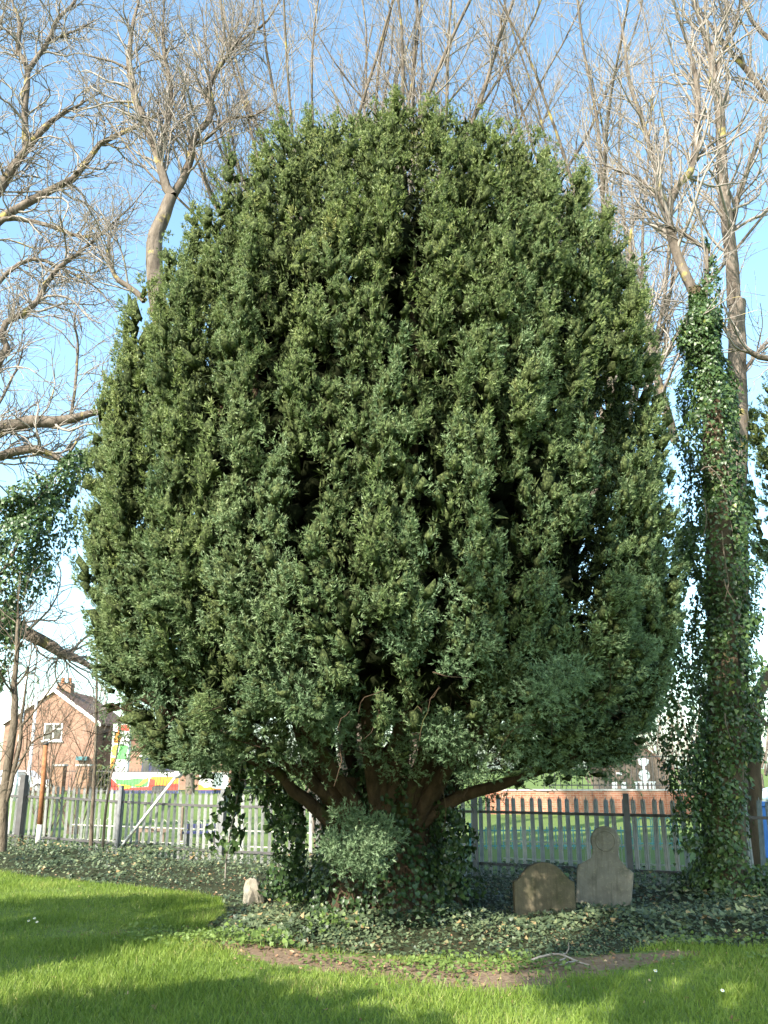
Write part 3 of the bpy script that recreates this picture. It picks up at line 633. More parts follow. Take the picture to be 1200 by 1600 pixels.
bare_tree('bare_tree', "leafless tree with a pale forked trunk behind the yew's spiked shoulder", [np.append(at(520, 1200, Y2)[:2], 0), at(430, 900, Y2), at(280, 600, Y2), at(240, 410, Y2), at(252, 350, Y2), at(268, 308, Y2)], (0.24, 0.125), lim, dens=(7.0, 5.5), blen=(0.7, 2.2), tlen=(0.4, 1.0), up=(0.14, 0.08), wig=(0.30, 0.36), group='leafless trees round the yew')
# fans of upright stems behind the yew
def fan(hubp, n, spread, reach, Ld, r, lean=(0, 0)):
    D = np.stack([np.linspace(-spread, spread, n) + g.normal(size=n) * 0.06 + lean[0], g.normal(size=n) * 0.22 + lean[1], np.ones(n)], -1)
    S0 = np.asarray(hubp)[None] + np.stack([np.linspace(-reach, reach, n), g.normal(size=n) * 0.4, g.uniform(-0.3, 0.6, n)], -1)
    P, Rr = grow(S0, D, g.uniform(*Ld, n), np.full(n, r) * g.uniform(0.7, 1.1, n), 15, 0.10, 0.03, 0.25)
    return P, Rr
Y3 = 18.0; X3 = at(560, 300, Y3)[0]
bare_tree('bare_tree', 'leafless tree with a broad fan of upright pale stems directly behind the yew top', [(X3, Y3, 0), (X3 + .1, Y3, 4), (X3, Y3, 8.0), (X3, Y3, 10.5)], (0.4, 0.3), [], stems=fan((X3, Y3, 10.3), 40, 0.66, 1.0, (9, 14), 0.06), dens=(2.5, 3.8), blen=(0.9, 2.6), tlen=(0.5, 1.2), up=(0.20, 0.14), wig=(0.24, 0.30), group='leafless trees round the yew')
Y4 = 18.5; X4 = at(930, 300, Y4)[0]; B4 = at(650, 1200, Y4)[0]
bare_tree('bare_tree', "leafless tree with dense upright twigs behind the yew's dented shoulder", [(B4, Y4, 0), (B4 + .6, Y4, 4), (X4 - .8, Y4, 7.0), (X4, Y4, 9.0)], (0.36, 0.26), [], stems=fan((X4, Y4, 8.8), 22, 0.36, 0.8, (9, 14), 0.06), dens=(3.0, 3.8), blen=(0.9, 2.4), tlen=(0.5, 1.2), up=(0.18, 0.12), wig=(0.28, 0.34), group='leafless trees round the yew')
# tall straight trunk by the ivy column
Y5 = 15.0
lim = [
    (tr([(1150, 480), (1135, 330), (1128, 230), (1120, 140), (1108, 80), (1090, 20), (1070, -50)], Y5), 0.13, 0.05),
    (tr([(1120, 130), (1128, 80), (1150, 40), (1160, -40)], Y5), 0.05, 0.03),
    (tr([(1141, 385), (1152, 315), (1178, 240), (1190, 200), (1215, 160)], Y5 + .2), 0.07, 0.03),
    (tr([(1240, 200), (1190, 140), (1150, 90), (1110, 40), (1080, -10)], Y5 + .5), 0.08, 0.03),
    (tr([(1250, 560), (1195, 560), (1160, 545), (1140, 525), (1120, 495), (1095, 480), (1060, 485)], Y5 - 1), 0.06, 0.02),
    (tr([(1150, 600), (1170, 570), (1195, 540), (1240, 500)], Y5), 0.04, 0.02),
    (tr([(1250, 100), (1190, 50), (1165, 10), (1150, -40)], Y5 + .8), 0.06, 0.03),
]
bare_tree('bare_tree', 'leafless tree with one tall straight pale trunk rising past the ivy column', [np.append(at(1136, 1230, Y5)[:2], 0), at(1148, 900, Y5), at(1153, 650, Y5), at(1150, 470, Y5)], (0.22, 0.15), lim, dens=(6.0, 5.0), blen=(0.7, 2.2), tlen=(0.4, 1.0), up=(0.16, 0.10), wig=(0.30, 0.36), group='leafless trees round the yew')
# ivy-clad tree beside the headstones
Y6 = 12.4
trunk6 = [np.append(at(1135, 1395, Y6)[:2], -0.05), at(1132, 1250, Y6), at(1130, 1050, Y6), at(1124, 850, Y6), at(1112, 650, Y6), at(1098, 520, Y6), at(1088, 450, Y6)]
lim = [
    (tr([(1092, 470), (1065, 415), (1050, 370), (1043, 330), (1060, 290), (1085, 255), (1090, 190), (1090, 130), (1075, 70), (1050, 0), (1040, -60)], Y6 + .3), 0.085, 0.03),
    (tr([(1043, 330), (1030, 300), (1020, 250), (1005, 190), (985, 130), (975, 60), (960, -20)], Y6 + .3), 0.05, 0.025),
    (tr([(1100, 500), (1105, 400), (1090, 380), (1060, 360), (1030, 340), (1000, 325), (965, 310)], Y6 + .2), 0.045, 0.015),
    (tr([(1055, 690), (1035, 620), (1020, 560), (1000, 480), (985, 400), (990, 340), (1005, 290)], Y6 + .8), 0.07, 0.025),
    (tr([(1085, 255), (1110, 225), (1150, 200), (1185, 150)], Y6 + .4), 0.03, 0.015),
    (tr([(1043, 330), (1000, 280), (960, 265), (930, 250)], Y6 + .4), 0.03, 0.012),
]
t6 = bare_tree('bare_tree', 'ivy-clad leafless tree with crooked dark limbs standing just beyond the headstones', trunk6, (0.27, 0.10), lim, trunk_bark='mossy', dens=(6.0, 5.0), blen=(0.6, 2.1), tlen=(0.4, 1.0), up=(0.16, 0.10), wig=(0.30, 0.36), group='leafless trees round the yew')

# saplings and scrub by the fence on the left
def sapling(name, label, pts, r, Y, dens=(2.5, 3.0), blen=(0.5, 1.4), extra=(), group='thin saplings along the fence'):
    lim = [(tr(q, Y), rr_, 0.008) for q, rr_ in extra] + [(tr(pts[2:], Y), r * 0.75, 0.012)]
    bare_tree(name, label, tr(pts[:3], Y), (r, r * 0.75), lim, group, dens=dens, blen=blen, tlen=(0.25, 0.6), up=(0.10, 0.05), wig=(0.22, 0.3), rmin=0.005, bark_='sapling', twig_='sapling', trunk_name='stem', rb=0.4)
sapling('sapling', 'thin pale straight sapling stem in front of the palisade fence', [(140, 1348), (146, 1240), (150, 1150), (151, 1080), (152, 1000), (154, 930)], 0.038, 17.3, (1.6, 2.5), (0.4, 1.0))
sapling('sapling', 'slim forked sapling leaning past the grey fence post', [(160, 1330), (165, 1270), (173, 1215), (182, 1180), (188, 1140), (192, 1100)], 0.026, 17.2, (1.6, 2.5), (0.3, 0.8))
sapling('sapling', 'dark multi-stemmed young tree at the end of the palisade fence', [(2, 1330), (8, 1230), (22, 1130), (24, 1050), (28, 980), (30, 900)], 0.085, 15.6, (5.0, 4.5), (0.5, 1.6), [([(8, 1260), (30, 1170), (33, 1130), (42, 1060), (50, 1000)], 0.045), ([(32, 1135), (55, 1110), (90, 1060), (120, 1020)], 0.022), ([(20, 1215), (50, 1160), (85, 1140), (130, 1090)], 0.022), ([(2, 1300), (-10, 1180), (-5, 1080)], 0.05)])
tube_obj('x', [(0, 0, 0), (0, 0, 1)], 1, 1, M['twig'], None, 4, 4) if False else None

for px, Y_, hgt, lb in ((75, 21.0, 4.2, 'fine-twigged bare shrub screening the brick house gable'), (118, 22.5, 3.6, 'fine-twigged bare shrub between the rusty post and the straight sapling')):
    x = at(px, 1250, Y_)[0]
    D_ = np.stack([np.linspace(-0.45, 0.45, 9), g.normal(size=9) * 0.2, np.ones(9)], -1)
    st_ = grow(np.stack([x + np.linspace(-0.12, 0.12, 9), np.full(9, Y_), np.full(9, 0.1)], -1), D_, g.uniform(0.7, 1.0, 9) * hgt, np.full(9, 0.018), 15, 0.12, 0.02, 0.25)
    bare_tree('bare_shrub', lb, [(x, Y_, -0.05), (x, Y_, 0.1), (x, Y_, 0.25)], (0.06, 0.05), [], group='bare shrubs beyond the fence', stems=st_, dens=(4.0, 4.0), blen=(0.4, 1.0), tlen=(0.2, 0.5), up=(0.08, 0.05), wig=(0.25, 0.3), rmin=0.004, bark_='sapling', twig_='sapling', cat='shrub', trunk_name='root_crown')

# ------------------------------------------------------------------ neighbouring yews
ry = empty('yew_tree'); tag(ry, 'high hanging yew foliage with a mossy stem next to the ivy-clad trunk', 'tree', 'yews of the churchyard')
cxr = at(1322, 700, 15.2)[0]
plume_tree('yew_right', cxr, 15.2, np.array([5.0, 5.6, 6.4, 7.2, 8.0, 8.8, 9.3]), np.array([1.0, 1.55, 1.85, 1.9, 1.75, 1.3, 0.7]), np.zeros(7), 120, 9, 9, M['yew'], ry, (), True, 0.05, (0.14, 0.26), 0.8, 5.2)
tube_obj('trunk', [np.append(at(1172, 1330, 14.2)[:2], 0), at(1178, 1250, 14.2), at(1180, 1180, 14.2), at(1178, 1110, 14.2), at(1195, 1060, 14.4), at(1245, 980, 14.8), at(1300, 850, 15.2)], 0.10, 0.09, M['mossy'], ry, 16, 10, 0.01)
tube_obj('limb', [at(1182, 1115, 14.2), at(1195, 1130, 14.0), at(1215, 1145, 13.8)], 0.045, 0.03, M['mossy'], ry, 8, 6)
ly = empty('yew_tree'); tag(ly, 'neighbouring yew whose shadow falls across the mown lawn', 'tree', 'yews of the churchyard')
shx, shy = -3.7, 10.25          # centre of the shadow band it throws on the lawn
hh = 4.6; k_ = hh / math.tan(SUN_EL)
lx, lyy = shx - math.sin(SUN_AZ) * k_, shy - math.cos(SUN_AZ) * k_
plume_tree('yew_left', lx, lyy, np.array([2.6, 3.2, 4.0, 4.8, 5.4, 5.8]), np.array([1.2, 1.65, 1.8, 1.75, 1.4, 0.8]), np.zeros(6), 110, 8, 5, M['yew'], ly, (), False, 0.085, (0.2, 0.34), 0.7, 2.8, (0.1, 0.18))
tube_obj('trunk', [(lx, lyy, 0), (lx, lyy, 1.5), (lx + .1, lyy, 3.2), (lx, lyy, 4.5)], 0.28, 0.1, M['yew_bark'], ly, 10, 10)
by = empty('yew_tree'); tag(by, "small round yew standing behind the photographer's shoulder, shading the near grass", 'tree', 'yews of the churchyard')
shx, shy = -1.5, 5.75; hh = 3.4; k_ = hh / math.tan(SUN_EL)
bx_, by_ = shx - math.sin(SUN_AZ) * k_, shy - math.cos(SUN_AZ) * k_
plume_tree('yew_near', bx_, by_, np.array([1.6, 2.2, 2.9, 3.5, 4.0, 4.3]), np.array([1.0, 1.6, 1.85, 1.7, 1.2, 0.6]), np.zeros(6), 110, 8, 5, M['yew'], by, (), False, 0.085, (0.2, 0.34), 0.6, 1.8, (0.1, 0.18))
tube_obj('trunk', [(bx_, by_, 0), (bx_, by_, 1.0), (bx_, by_, 3.2)], 0.2, 0.08, M['yew_bark'], by, 10, 10)

ty = empty('yew_tree'); tag(ty, 'tall slender yew standing behind the photographer, its shadow reaching the headstones', 'tree', 'yews of the churchyard')
shx, shy = 4.2, 10.3; hh = 9.0; k_ = hh / math.tan(SUN_EL)
tx_, ty_ = shx - math.sin(SUN_AZ) * k_, shy - math.cos(SUN_AZ) * k_
plume_tree('yew_tall', tx_, ty_, np.array([6.9, 7.6, 8.4, 9.2, 10.0, 10.6]), np.array([0.9, 1.3, 1.45, 1.45, 1.1, 0.6]), np.zeros(6), 80, 8, 4, M['yew'], ty, (), False, 0.09, (0.2, 0.34), 0.7, 7.0, (0.1, 0.18))
tube_obj('trunk', [(tx_, ty_, 0), (tx_, ty_, 3.0), (tx_ + .1, ty_, 6.2), (tx_, ty_, 9.0)], 0.3, 0.1, M['yew_bark'], ty, 10, 10)

# ------------------------------------------------------------------ ivy
def ivy_mesh(name, P, N, size, mat, tintc=0.45, hang=(0, 0, -1.0), jit=0.5, lite=False):
    n = len(P); Nn = nrm(N + g.normal(size=(n, 3)) * jit)
    V, T, tn = leaves(P, Nn, np.array(hang)[None] + g.normal(size=(n, 3)) * 0.6, size * np.where(g.random(n) < 0.3, 0.65, 1.0), np.clip(g.normal(size=n) * 0.17 + tintc + (g.random(n) < 0.015) * 0.6, 0, 1), lite)
    return np_mesh(name, V, T, None, {'tint': tn})
def along(poly, rad, cnt, t0=0.0, t1=1.0, rough=0.35):
    """leaf positions in a sleeve round a polyline"""
    P = smooth_poly(poly, 60); t = g.uniform(t0, t1, cnt); f = t * 58.999; i = f.astype(int); fr = (f - i)[:, None]
    C = P[i] * (1 - fr) + P[i + 1] * fr; a = g.random(cnt) * 6.283
    n = np.stack([np.cos(a), np.sin(a), 0 * a], -1)
    r = np.interp(t, np.linspace(0, 1, len(rad)), rad)
    base = C + n * r[:, None]
    lump = 1 + rough * noise3(base, 2.6, 1.3) + 0.28 * noise3(base, 6.5, 0.2)
    return C + n * (r * lump * g.uniform(0.7, 1.05, cnt))[:, None], n
ivc = empty('climbing_ivy'); tag(ivc, 'thick glossy ivy column wrapped round the tree just beyond the headstones', 'ivy')
rad = [0.62, 0.40, 0.38, 0.42, 0.5, 0.46, 0.52, 0.46, 0.40, 0.34, 0.24, 0.14, 0.08]
P, N = along(trunk6, rad, 32000, rough=0.6)
u_, v_ = proj(P); k_ = (noise3(P, 3.1, 2.2) + 0.35 * g.normal(size=len(P)) > -0.95) & ~((v_ > 1190) & (v_ < 1350) & (u_ > 1160 + 8 * g.normal(size=len(P)))); P, N = P[k_], N[k_]
P2, N2 = along(trunk6, [r * 1.35 for r in rad], 2000, rough=0.7); k_ = noise3(P2, 2.2, 4.2) > 0.15; P2, N2 = P2[k_], N2[k_]
side = [at(x, y, d_) for x, y, d_ in [(1085, 1330, 12.3), (1070, 1200, 12.2), (1055, 1100, 12.1), (1045, 1010, 12.1), (1060, 900, 12.2), (1075, 820, 12.3)]]
P3, N3 = along(side, [0.28, 0.34, 0.36, 0.24, 0.16, 0.12], 3800, rough=0.6)
P4, N4 = along([at(1105, 520, Y6), at(1108, 460, Y6), at(1112, 410, Y6 + .2), at(1100, 370, Y6 + .2)], [0.22, 0.2, 0.12, 0.06], 500, rough=0.6)
o = link('leaves', ivy_mesh('ivy_column', np.concatenate([P, P2, P3, P4]), np.concatenate([N, N2, N3, N4]) + (0, 0, 0.35), g.uniform(0.042, 0.082, len(P) + len(P2) + len(P3) + len(P4)), M['ivy'], 0.36, lite=True), M['ivy'], ivc); o['kind'] = 'stuff'
for q in [[(1128, 830, 11.75), (1132, 870, 11.8), (1138, 910, 11.8), (1132, 940, 11.85)], [(1130, 905, 11.8), (1138, 925, 11.8), (1150, 945, 11.85)], [(1095, 735, 11.7), (1110, 730, 11.7), (1130, 760, 11.75), (1138, 800, 11.8), (1145, 830, 11.8)], [(1133, 1115, 11.9), (1134, 1130, 11.9), (1142, 1155, 11.9)], [(1100, 780, 11.75), (1104, 810, 11.75), (1098, 840, 11.8)]]:
    tube_obj('vine_stem', [at(*p) for p in q], 0.012, 0.005, M['sapling'], ivc, 10, 5, 0.004)
ivl = empty('climbing_ivy'); tag(ivl, 'dark ivy mass hanging on the limbs of the wide leafless tree', 'ivy')
P, N = along([at(128, 705, 18.3), at(95, 755, 18.2), at(55, 785, 18.1), at(0, 800, 18.1), at(-70, 830, 18.2)], [0.17, 0.48, 0.6, 0.7, 0.7], 4300, rough=0.55)
Pb, Nb = along([at(70, 800, 18.1), at(40, 850, 18.0), at(15, 910, 18.1), at(-20, 1000, 18.2)], [0.56, 0.74, 0.66, 0.42], 5200, rough=0.6)
Pc, Nc = along([at(0, 960, 18.1), at(5, 1010, 18.1), at(-10, 1080, 18.1)], [0.5, 0.32, 0.14], 700, rough=0.6)
P = np.concatenate([P, Pb, Pc]); N = np.concatenate([N, Nb, Nc])
P2, N2 = along([at(-268, 1200, YL), at(-262, 1000, YL), at(-256, 800, YL)], [0.6, 0.65, 0.6], 900)
o = link('leaves', ivy_mesh('ivy_left', np.concatenate([P, P2]), np.concatenate([N, N2]) + (0, -0.1, 0.4), g.uniform(0.06, 0.11, len(P) + len(P2)), M['ivy'], 0.36, lite=True), M['ivy'], ivl); o['kind'] = 'stuff'
tube_obj('vine_stem', [at(-260, 990, 18.2), at(-100, 960, 18.3), at(0, 900, 18.3), at(50, 800, 18.3), at(120, 690, 18.3)], 0.05, 0.03, M['bark'], ivl, 10, 6)
ivy_t = empty('climbing_ivy'); tag(ivy_t, "ivy skirt with shade-darkened leaf colour clothing the bole of the great yew", 'ivy')
n = 7600; a = g.random(n) * 6.283; z = g.random(n) ** 1.05 * 1.6
r = np.interp(z, [0, 0.3, 0.8, 1.5], [0.98, 0.84, 0.74, 0.78]) * (1 + 0.13 * np.sin(5 * a + z * 2)) * g.uniform(0.85, 1.1, n)
P = np.stack([0.0 + r * np.cos(a), YY + 0.15 + r * np.sin(a), z], -1); N = np.stack([np.cos(a), np.sin(a), 0.5 + 0 * a], -1)
P2, N2 = along([at(690, 1250, 10.6), at(712, 1300, 10.6), at(700, 1350, 10.6), at(712, 1400, 10.7)], [0.12, 0.2, 0.26, 0.3], 1100, rough=0.6)
P3, N3 = along([at(455, 1240, 10.9), at(460, 1290, 10.8), at(452, 1350, 10.8), at(448, 1400, 10.9)], [0.10, 0.17, 0.22, 0.24], 1300, rough=0.6)
o = link('leaves', ivy_mesh('ivy_bole', np.concatenate([P, P2, P3]), np.concatenate([N, N2, N3]), g.uniform(0.035, 0.065, n + 2400), M['ivy'], 0.12), M['ivy'], ivy_t); o['kind'] = 'stuff'  # lower tint than the other ivy: crown shadow put into leaf colour
ivf = empty('climbing_ivy'); tag(ivf, 'ivy sprays hanging over the sunlit palisade fence beside the yew bole', 'ivy')
P, N = along([at(372, 1190, 12.0), at(372, 1230, 12.1), at(362, 1280, 12.2), at(352, 1330, 12.3)], [0.12, 0.17, 0.2, 0.12], 330, rough=0.7)
P2, N2 = along([at(395, 1190, 11.5), at(420, 1230, 11.4), at(440, 1260, 11.3), at(430, 1300, 11.2)], [0.14, 0.2, 0.22, 0.16], 300, rough=0.7)
o = link('leaves', ivy_mesh('ivy_fence', np.concatenate([P, P2]), np.concatenate([N, N2]), g.uniform(0.06, 0.10, 630), M['ivy'], 0.4), M['ivy'], ivf); o['kind'] = 'stuff'
tube_obj('vine_stem', [at(420, 1175, 11.4), at(380, 1185, 11.8), at(372, 1240, 12.1), at(355, 1330, 12.3), at(352, 1372, 12.4)], 0.015, 0.01, M['twig'], ivf, 12, 5)
tube_obj('vine_stem', [at(400, 1175, 11.5), at(425, 1230, 11.4), at(440, 1270, 11.3), at(432, 1320, 11.2), at(440, 1400, 11)], 0.015, 0.01, M['twig'], ivf, 12, 5)

# ground ivy
def scatter(poly, dens_fn, x0, x1, y0, y1, dmax):
    n = int((x1 - x0) * (y1 - y0) * dmax); X = g.uniform(x0, x1, n); Y = g.uniform(y0, y1, n)
    k_ = in_poly(X, Y, poly) if poly is not None else np.ones(n, bool)
    k_ &= g.random(n) < dens_fn(X, Y) / dmax
    return X[k_], Y[k_]
X, Y = scatter(IVYPOLY, lambda x, y: np.where(y < 11.5, 1050, 520.0) * np.clip(0.72 + 0.9 * noise3(np.stack([x, y, x * 0], -1), 2.4, 1.1), 0.38, 1), -10, 7, 8, 21, 1050)
nz = noise3(np.stack([X, Y, X * 0], -1), 1.6, 0.5)
h = 0.05 + 0.10 * np.clip(nz + 0.5, 0, 1.5) + 0.10 * np.clip((Y - 11.8) / 2, 0, 1)
dist = np.full(len(X), 9.0)
for q0, q1 in zip(IVYPOLY[:16], IVYPOLY[1:17]):
    q0 = np.array(q0); q1 = np.array(q1); e_ = q1 - q0; t_ = np.clip(((X - q0[0]) * e_[0] + (Y - q0[1]) * e_[1]) / (e_ @ e_), 0, 1)
    dist = np.minimum(dist, np.hypot(X - q0[0] - t_ * e_[0], Y - q0[1] - t_ * e_[1]))
h = h * np.clip(dist / 0.9, 0.12, 1)
Z = ground_z(X, Y) + h * g.uniform(0.3, 1.15, len(X)) ** 0.6
P = np.stack([X, Y, Z], -1); N = np.stack([0 * X, -0.25 + 0 * X, 1 + 0 * X], -1)
n = len(P)
tn = np.clip(g.normal(size=n) * 0.22 + 0.42 + (g.random(n) < 0.05) * 0.6, 0, 1)
V, T, tt_ = leaves(P, nrm(N + g.normal(size=(n, 3)) * 0.42), g.normal(size=(n, 3)), g.uniform(0.024, 0.062, n) * np.clip(1 + 0.5 * noise3(P, 1.7, 3.0), 0.6, 1.4), tn, True)
o = link('ground_ivy', np_mesh('ground_ivy', V, T, None, {'tint': tt_}), M['ivy_ground'])
tag(o, 'carpet of dark green ground ivy spreading from the lawn edge to the fence', 'ground cover', kind='stuff')
# light green weeds along the edge
X, Y = scatter(None, lambda x, y: 900 * np.exp(-((y - np.interp(x, EARTH[:, 0], EARTH[:, 1]) - 0.18) / 0.42) ** 2) * (noise3(np.stack([x, y, x * 0], -1), 2.6, 2.0) > 0.05), -2.6, 4, 7.0, 10.6, 900)
P = np.stack([X, Y, g.uniform(0.01, 0.07, len(X))], -1); n = len(P)
V, T, tt_ = leaves(P, nrm(np.array([0, -0.2, 1.0]) + g.normal(size=(n, 3)) * 0.5), g.normal(size=(n, 3)), g.uniform(0.018, 0.04, n), np.clip(g.normal(size=n) * 0.25 + 0.45, 0, 1))
o = link('weeds', np_mesh('weeds', V, T, None, {'tint': tt_}), M['weed'])
tag(o, 'bright green low weeds between bare soil and ground ivy', 'weeds', kind='stuff')
# leafy weed clumps that stand up out of the ivy
for (px, py, hgt, k_, w_) in [(515, 1462, 0.22, 90, 0.13), (470, 1420, 0.42, 150, 0.2), (430, 1478, 0.14, 70, 0.14), (360, 1465, 0.10, 50, 0.12)]:
    b = gp(px, py); P = b + np.stack([g.normal(size=k_) * w_, g.normal(size=k_) * w_ * 0.6, g.random(k_) * hgt], -1)
    V, T, tt_ = leaves(P, nrm(np.array([0, -0.6, 0.8]) + g.normal(size=(k_, 3)) * 0.5), g.normal(size=(k_, 3)) + (0, 0, 0.3), g.uniform(0.025, 0.055, k_), np.clip(g.normal(size=k_) * 0.25 + 0.3, 0, 1))
    root = empty('weed_clump', b)
    o = link('leaves', np_mesh('weed_clump', V - b, T, None, {'tint': tt_}), M['weed'], root); o['kind'] = 'stuff'
    mb = MB()
    for j in range(5): mb.tube([(g.normal() * 0.03, g.normal() * 0.02, -0.02), (g.normal() * w_ * 0.6, g.normal() * 0.04, hgt)], 0.003, 4)
    mb.build('stems', M['weed'], root)['kind'] = 'stuff'
    tag(root, {515: 'pale yellow-green leafy weed clump rising from the sunlit ground ivy', 470: 'taller shaded green weed clump against the yew bole', 430: 'low spreading weed clump at the bare soil edge', 360: "small weed clump at the ivy's lawn corner"}[px], 'plant', 'weed clumps in the ivy')

# ------------------------------------------------------------------ mown grass, dead leaves
def grass_d(x, y):
    return 3600 * np.clip(1.15 - 1.55 * earth_val(x, y) + 0.45 * noise3(np.stack([x, y, x * 0], -1), 3.0), 0.02, 1) * np.where(y > 9.5, 0.75, 1)
X, Y = scatter(None, grass_d, -6.5, 4.4, 5.9, 15.5, 3600)
k_ = ~in_poly(X, Y, IVYPOLY) & (np.abs(X) < 0.46 * Y + 0.3) & ((Y < 9.6) | (X < -1.0)); X, Y = X[k_], Y[k_]
n = len(X); print('grass', n)
a = g.random(n) * 6.283; hg = g.uniform(0.025, 0.075, n) * (1 + 0.5 * np.clip(noise3(np.stack([X, Y, X * 0], -1), 2.2, 4), -0.6, 1))
b = np.stack([X, Y, ground_z(X, Y) - 0.004], -1); w = np.stack([np.cos(a), np.sin(a), 0 * a], -1) * g.uniform(0.003, 0.0055, n)[:, None]
lean = np.stack([g.normal(size=n) * 0.5, g.normal(size=n) * 0.5, np.ones(n)], -1)
V = np.stack([b - w, b + w, b + lean * hg[:, None]], 1).reshape(-1, 3)
o = link('grass', np_mesh('grass', V, np.arange(3 * n).reshape(-1, 3), None, {'tint': np.repeat(np.clip(g.normal(size=n) * 0.2 + 0.45, 0, 1), 3)}), M['grass'])
tag(o, 'short bright green mown grass of the churchyard lawn', 'grass', kind='stuff')
X, Y = scatter(None, lambda x, y: 150 * earth_val(x, y) + 5 + 35 * in_poly(x, y, IVYPOLY), -7, 4.6, 6.5, 16, 220)
P = np.stack([X, Y, g.uniform(0.004, 0.02, len(X))], -1); n = len(P)
V, T, tt_ = leaves(P, nrm(np.array([0, 0, 1.0]) + g.normal(size=(n, 3)) * 0.35), g.normal(size=(n, 3)), g.uniform(0.015, 0.04, n), g.random(n))
o = link('dead_leaves', np_mesh('dead_leaves', V, T, None, {'tint': tt_}), M['litter']); tag(o, 'scattered brown dead leaves on the bare soil', 'leaves', kind='stuff')

# ------------------------------------------------------------------ headstones, stone, sticks
def arc(cx, cz, r, a0, a1, n): return [(cx + r * math.cos(R(a0 + (a1 - a0) * i / n)), cz + r * math.sin(R(a0 + (a1 - a0) * i / n))) for i in range(n + 1)]
p = at(852, 1440, 10.75)
hs = empty('headstone', (p[0], 10.75, 0), R(4)); tag(hs, 'low olive-brown headstone with a shouldered round top, half sunk in ivy', 'headstone', 'old headstones in the ivy')
out = [(-0.34, -0.15), (0.34, -0.15), (0.345, 0.38), (0.30, 0.40)] + arc(0, 0.30, 0.285, 22, 158, 12) + [(-0.30, 0.40), (-0.345, 0.38)]
mb = MB().prism(out, -0.05, 0.05, 0.012); mb.build('slab', M['stone_olive'], hs)
hs.rotation_euler[0] = R(-3); hs.rotation_euler[1] = R(0.6)
p = at(947, 1420, 11.6)
hs2 = empty('headstone', (p[0], 11.6, 0), R(-10)); tag(hs2, 'pale grey headstone with a round disc head on sloping shoulders, leaning', 'headstone', 'old headstones in the ivy')
out = [(-0.36, -0.15), (0.27, -0.15), (0.335, 0.40), (0.30, 0.43), (0.22, 0.47), (0.16, 0.54), (0.145, 0.60)] + arc(0.01, 0.745, 0.175, -38, 218, 16) + [(-0.13, 0.60), (-0.15, 0.53), (-0.22, 0.49), (-0.32, 0.46), (-0.335, 0.40)]
mb = MB().prism(out, -0.055, 0.055, 0.014); mb.build('slab', M['stone_grey'], hs2)
mb = MB().tube([(0.01 + 0.115 * math.cos(t_), -0.058, 0.745 + 0.115 * math.sin(t_)) for t_ in np.linspace(0, 2 * math.pi, 22)], 0.008, 6, False); mb.build('carved_ring', M['stone_grey'], hs2)
mb = MB().box(-0.012, 0.012, -0.062, -0.05, 0.65, 0.84).box(-0.095, 0.095, -0.0635, -0.05, 0.735, 0.757); mb.build('carved_cross', M['stone_grey'], hs2)
hs2.rotation_euler[0] = R(-4); hs2.rotation_euler[1] = R(2.5)
p = gp(393, 1412)
bm = bmesh.new(); bmesh.ops.create_icosphere(bm, subdivisions=3, radius=1)
for v in bm.verts:
    c = v.co; k_ = max(abs(c.x), abs(c.y), abs(c.z)) ** 0.6
    f_ = 1 + 0.10 * math.sin(5 * c.x + 2 * c.z) + 0.07 * math.sin(7 * c.y + 5 * c.z + 1)
    v.co = Vector((c.x / k_ * 0.125 * f_ - 0.05 * c.z, c.y / k_ * 0.10 * f_, c.z / k_ * 0.21 * f_ * (1 - 0.22 * c.x) + 0.16))
me = bpy.data.meshes.new('broken_stone'); bm.to_mesh(me); bm.free()
o = link('broken_stone', me, M['stone_pale']); o.location = (p[0], p[1], -0.03); o.scale = (0.9, 0.9, 0.8); o.rotation_euler = (R(-8), R(14), R(35)); tag(o, 'small pale broken stump of stone at the ivy edge by the yew bole', 'stone')
fb = empty('fallen_branch', gp(880, 1506)); tag(fb, 'dry pale fallen stick with crooked side twigs on the bare soil', 'branch')
for q, r_ in [([(-0.28, 0.02, 0.02), (-0.12, 0.05, 0.06), (0.0, 0.0, 0.07), (0.1, -0.04, 0.03), (0.2, -0.12, 0.015)], 0.012), ([(0.0, 0.0, 0.07), (0.05, 0.02, 0.1), (0.06, 0.03, 0.16)], 0.008), ([(0.02, 0.0, 0.05), (-0.08, -0.1, 0.03), (-0.15, -0.1, 0.01)], 0.007), ([(0.1, -0.04, 0.03), (-0.02, -0.14, 0.03), (-0.12, -0.2, 0.012)], 0.007)]:
    tube_obj('stick', q, r_, r_ * 0.5, M['twig'], fb, 8, 6, 0.003)
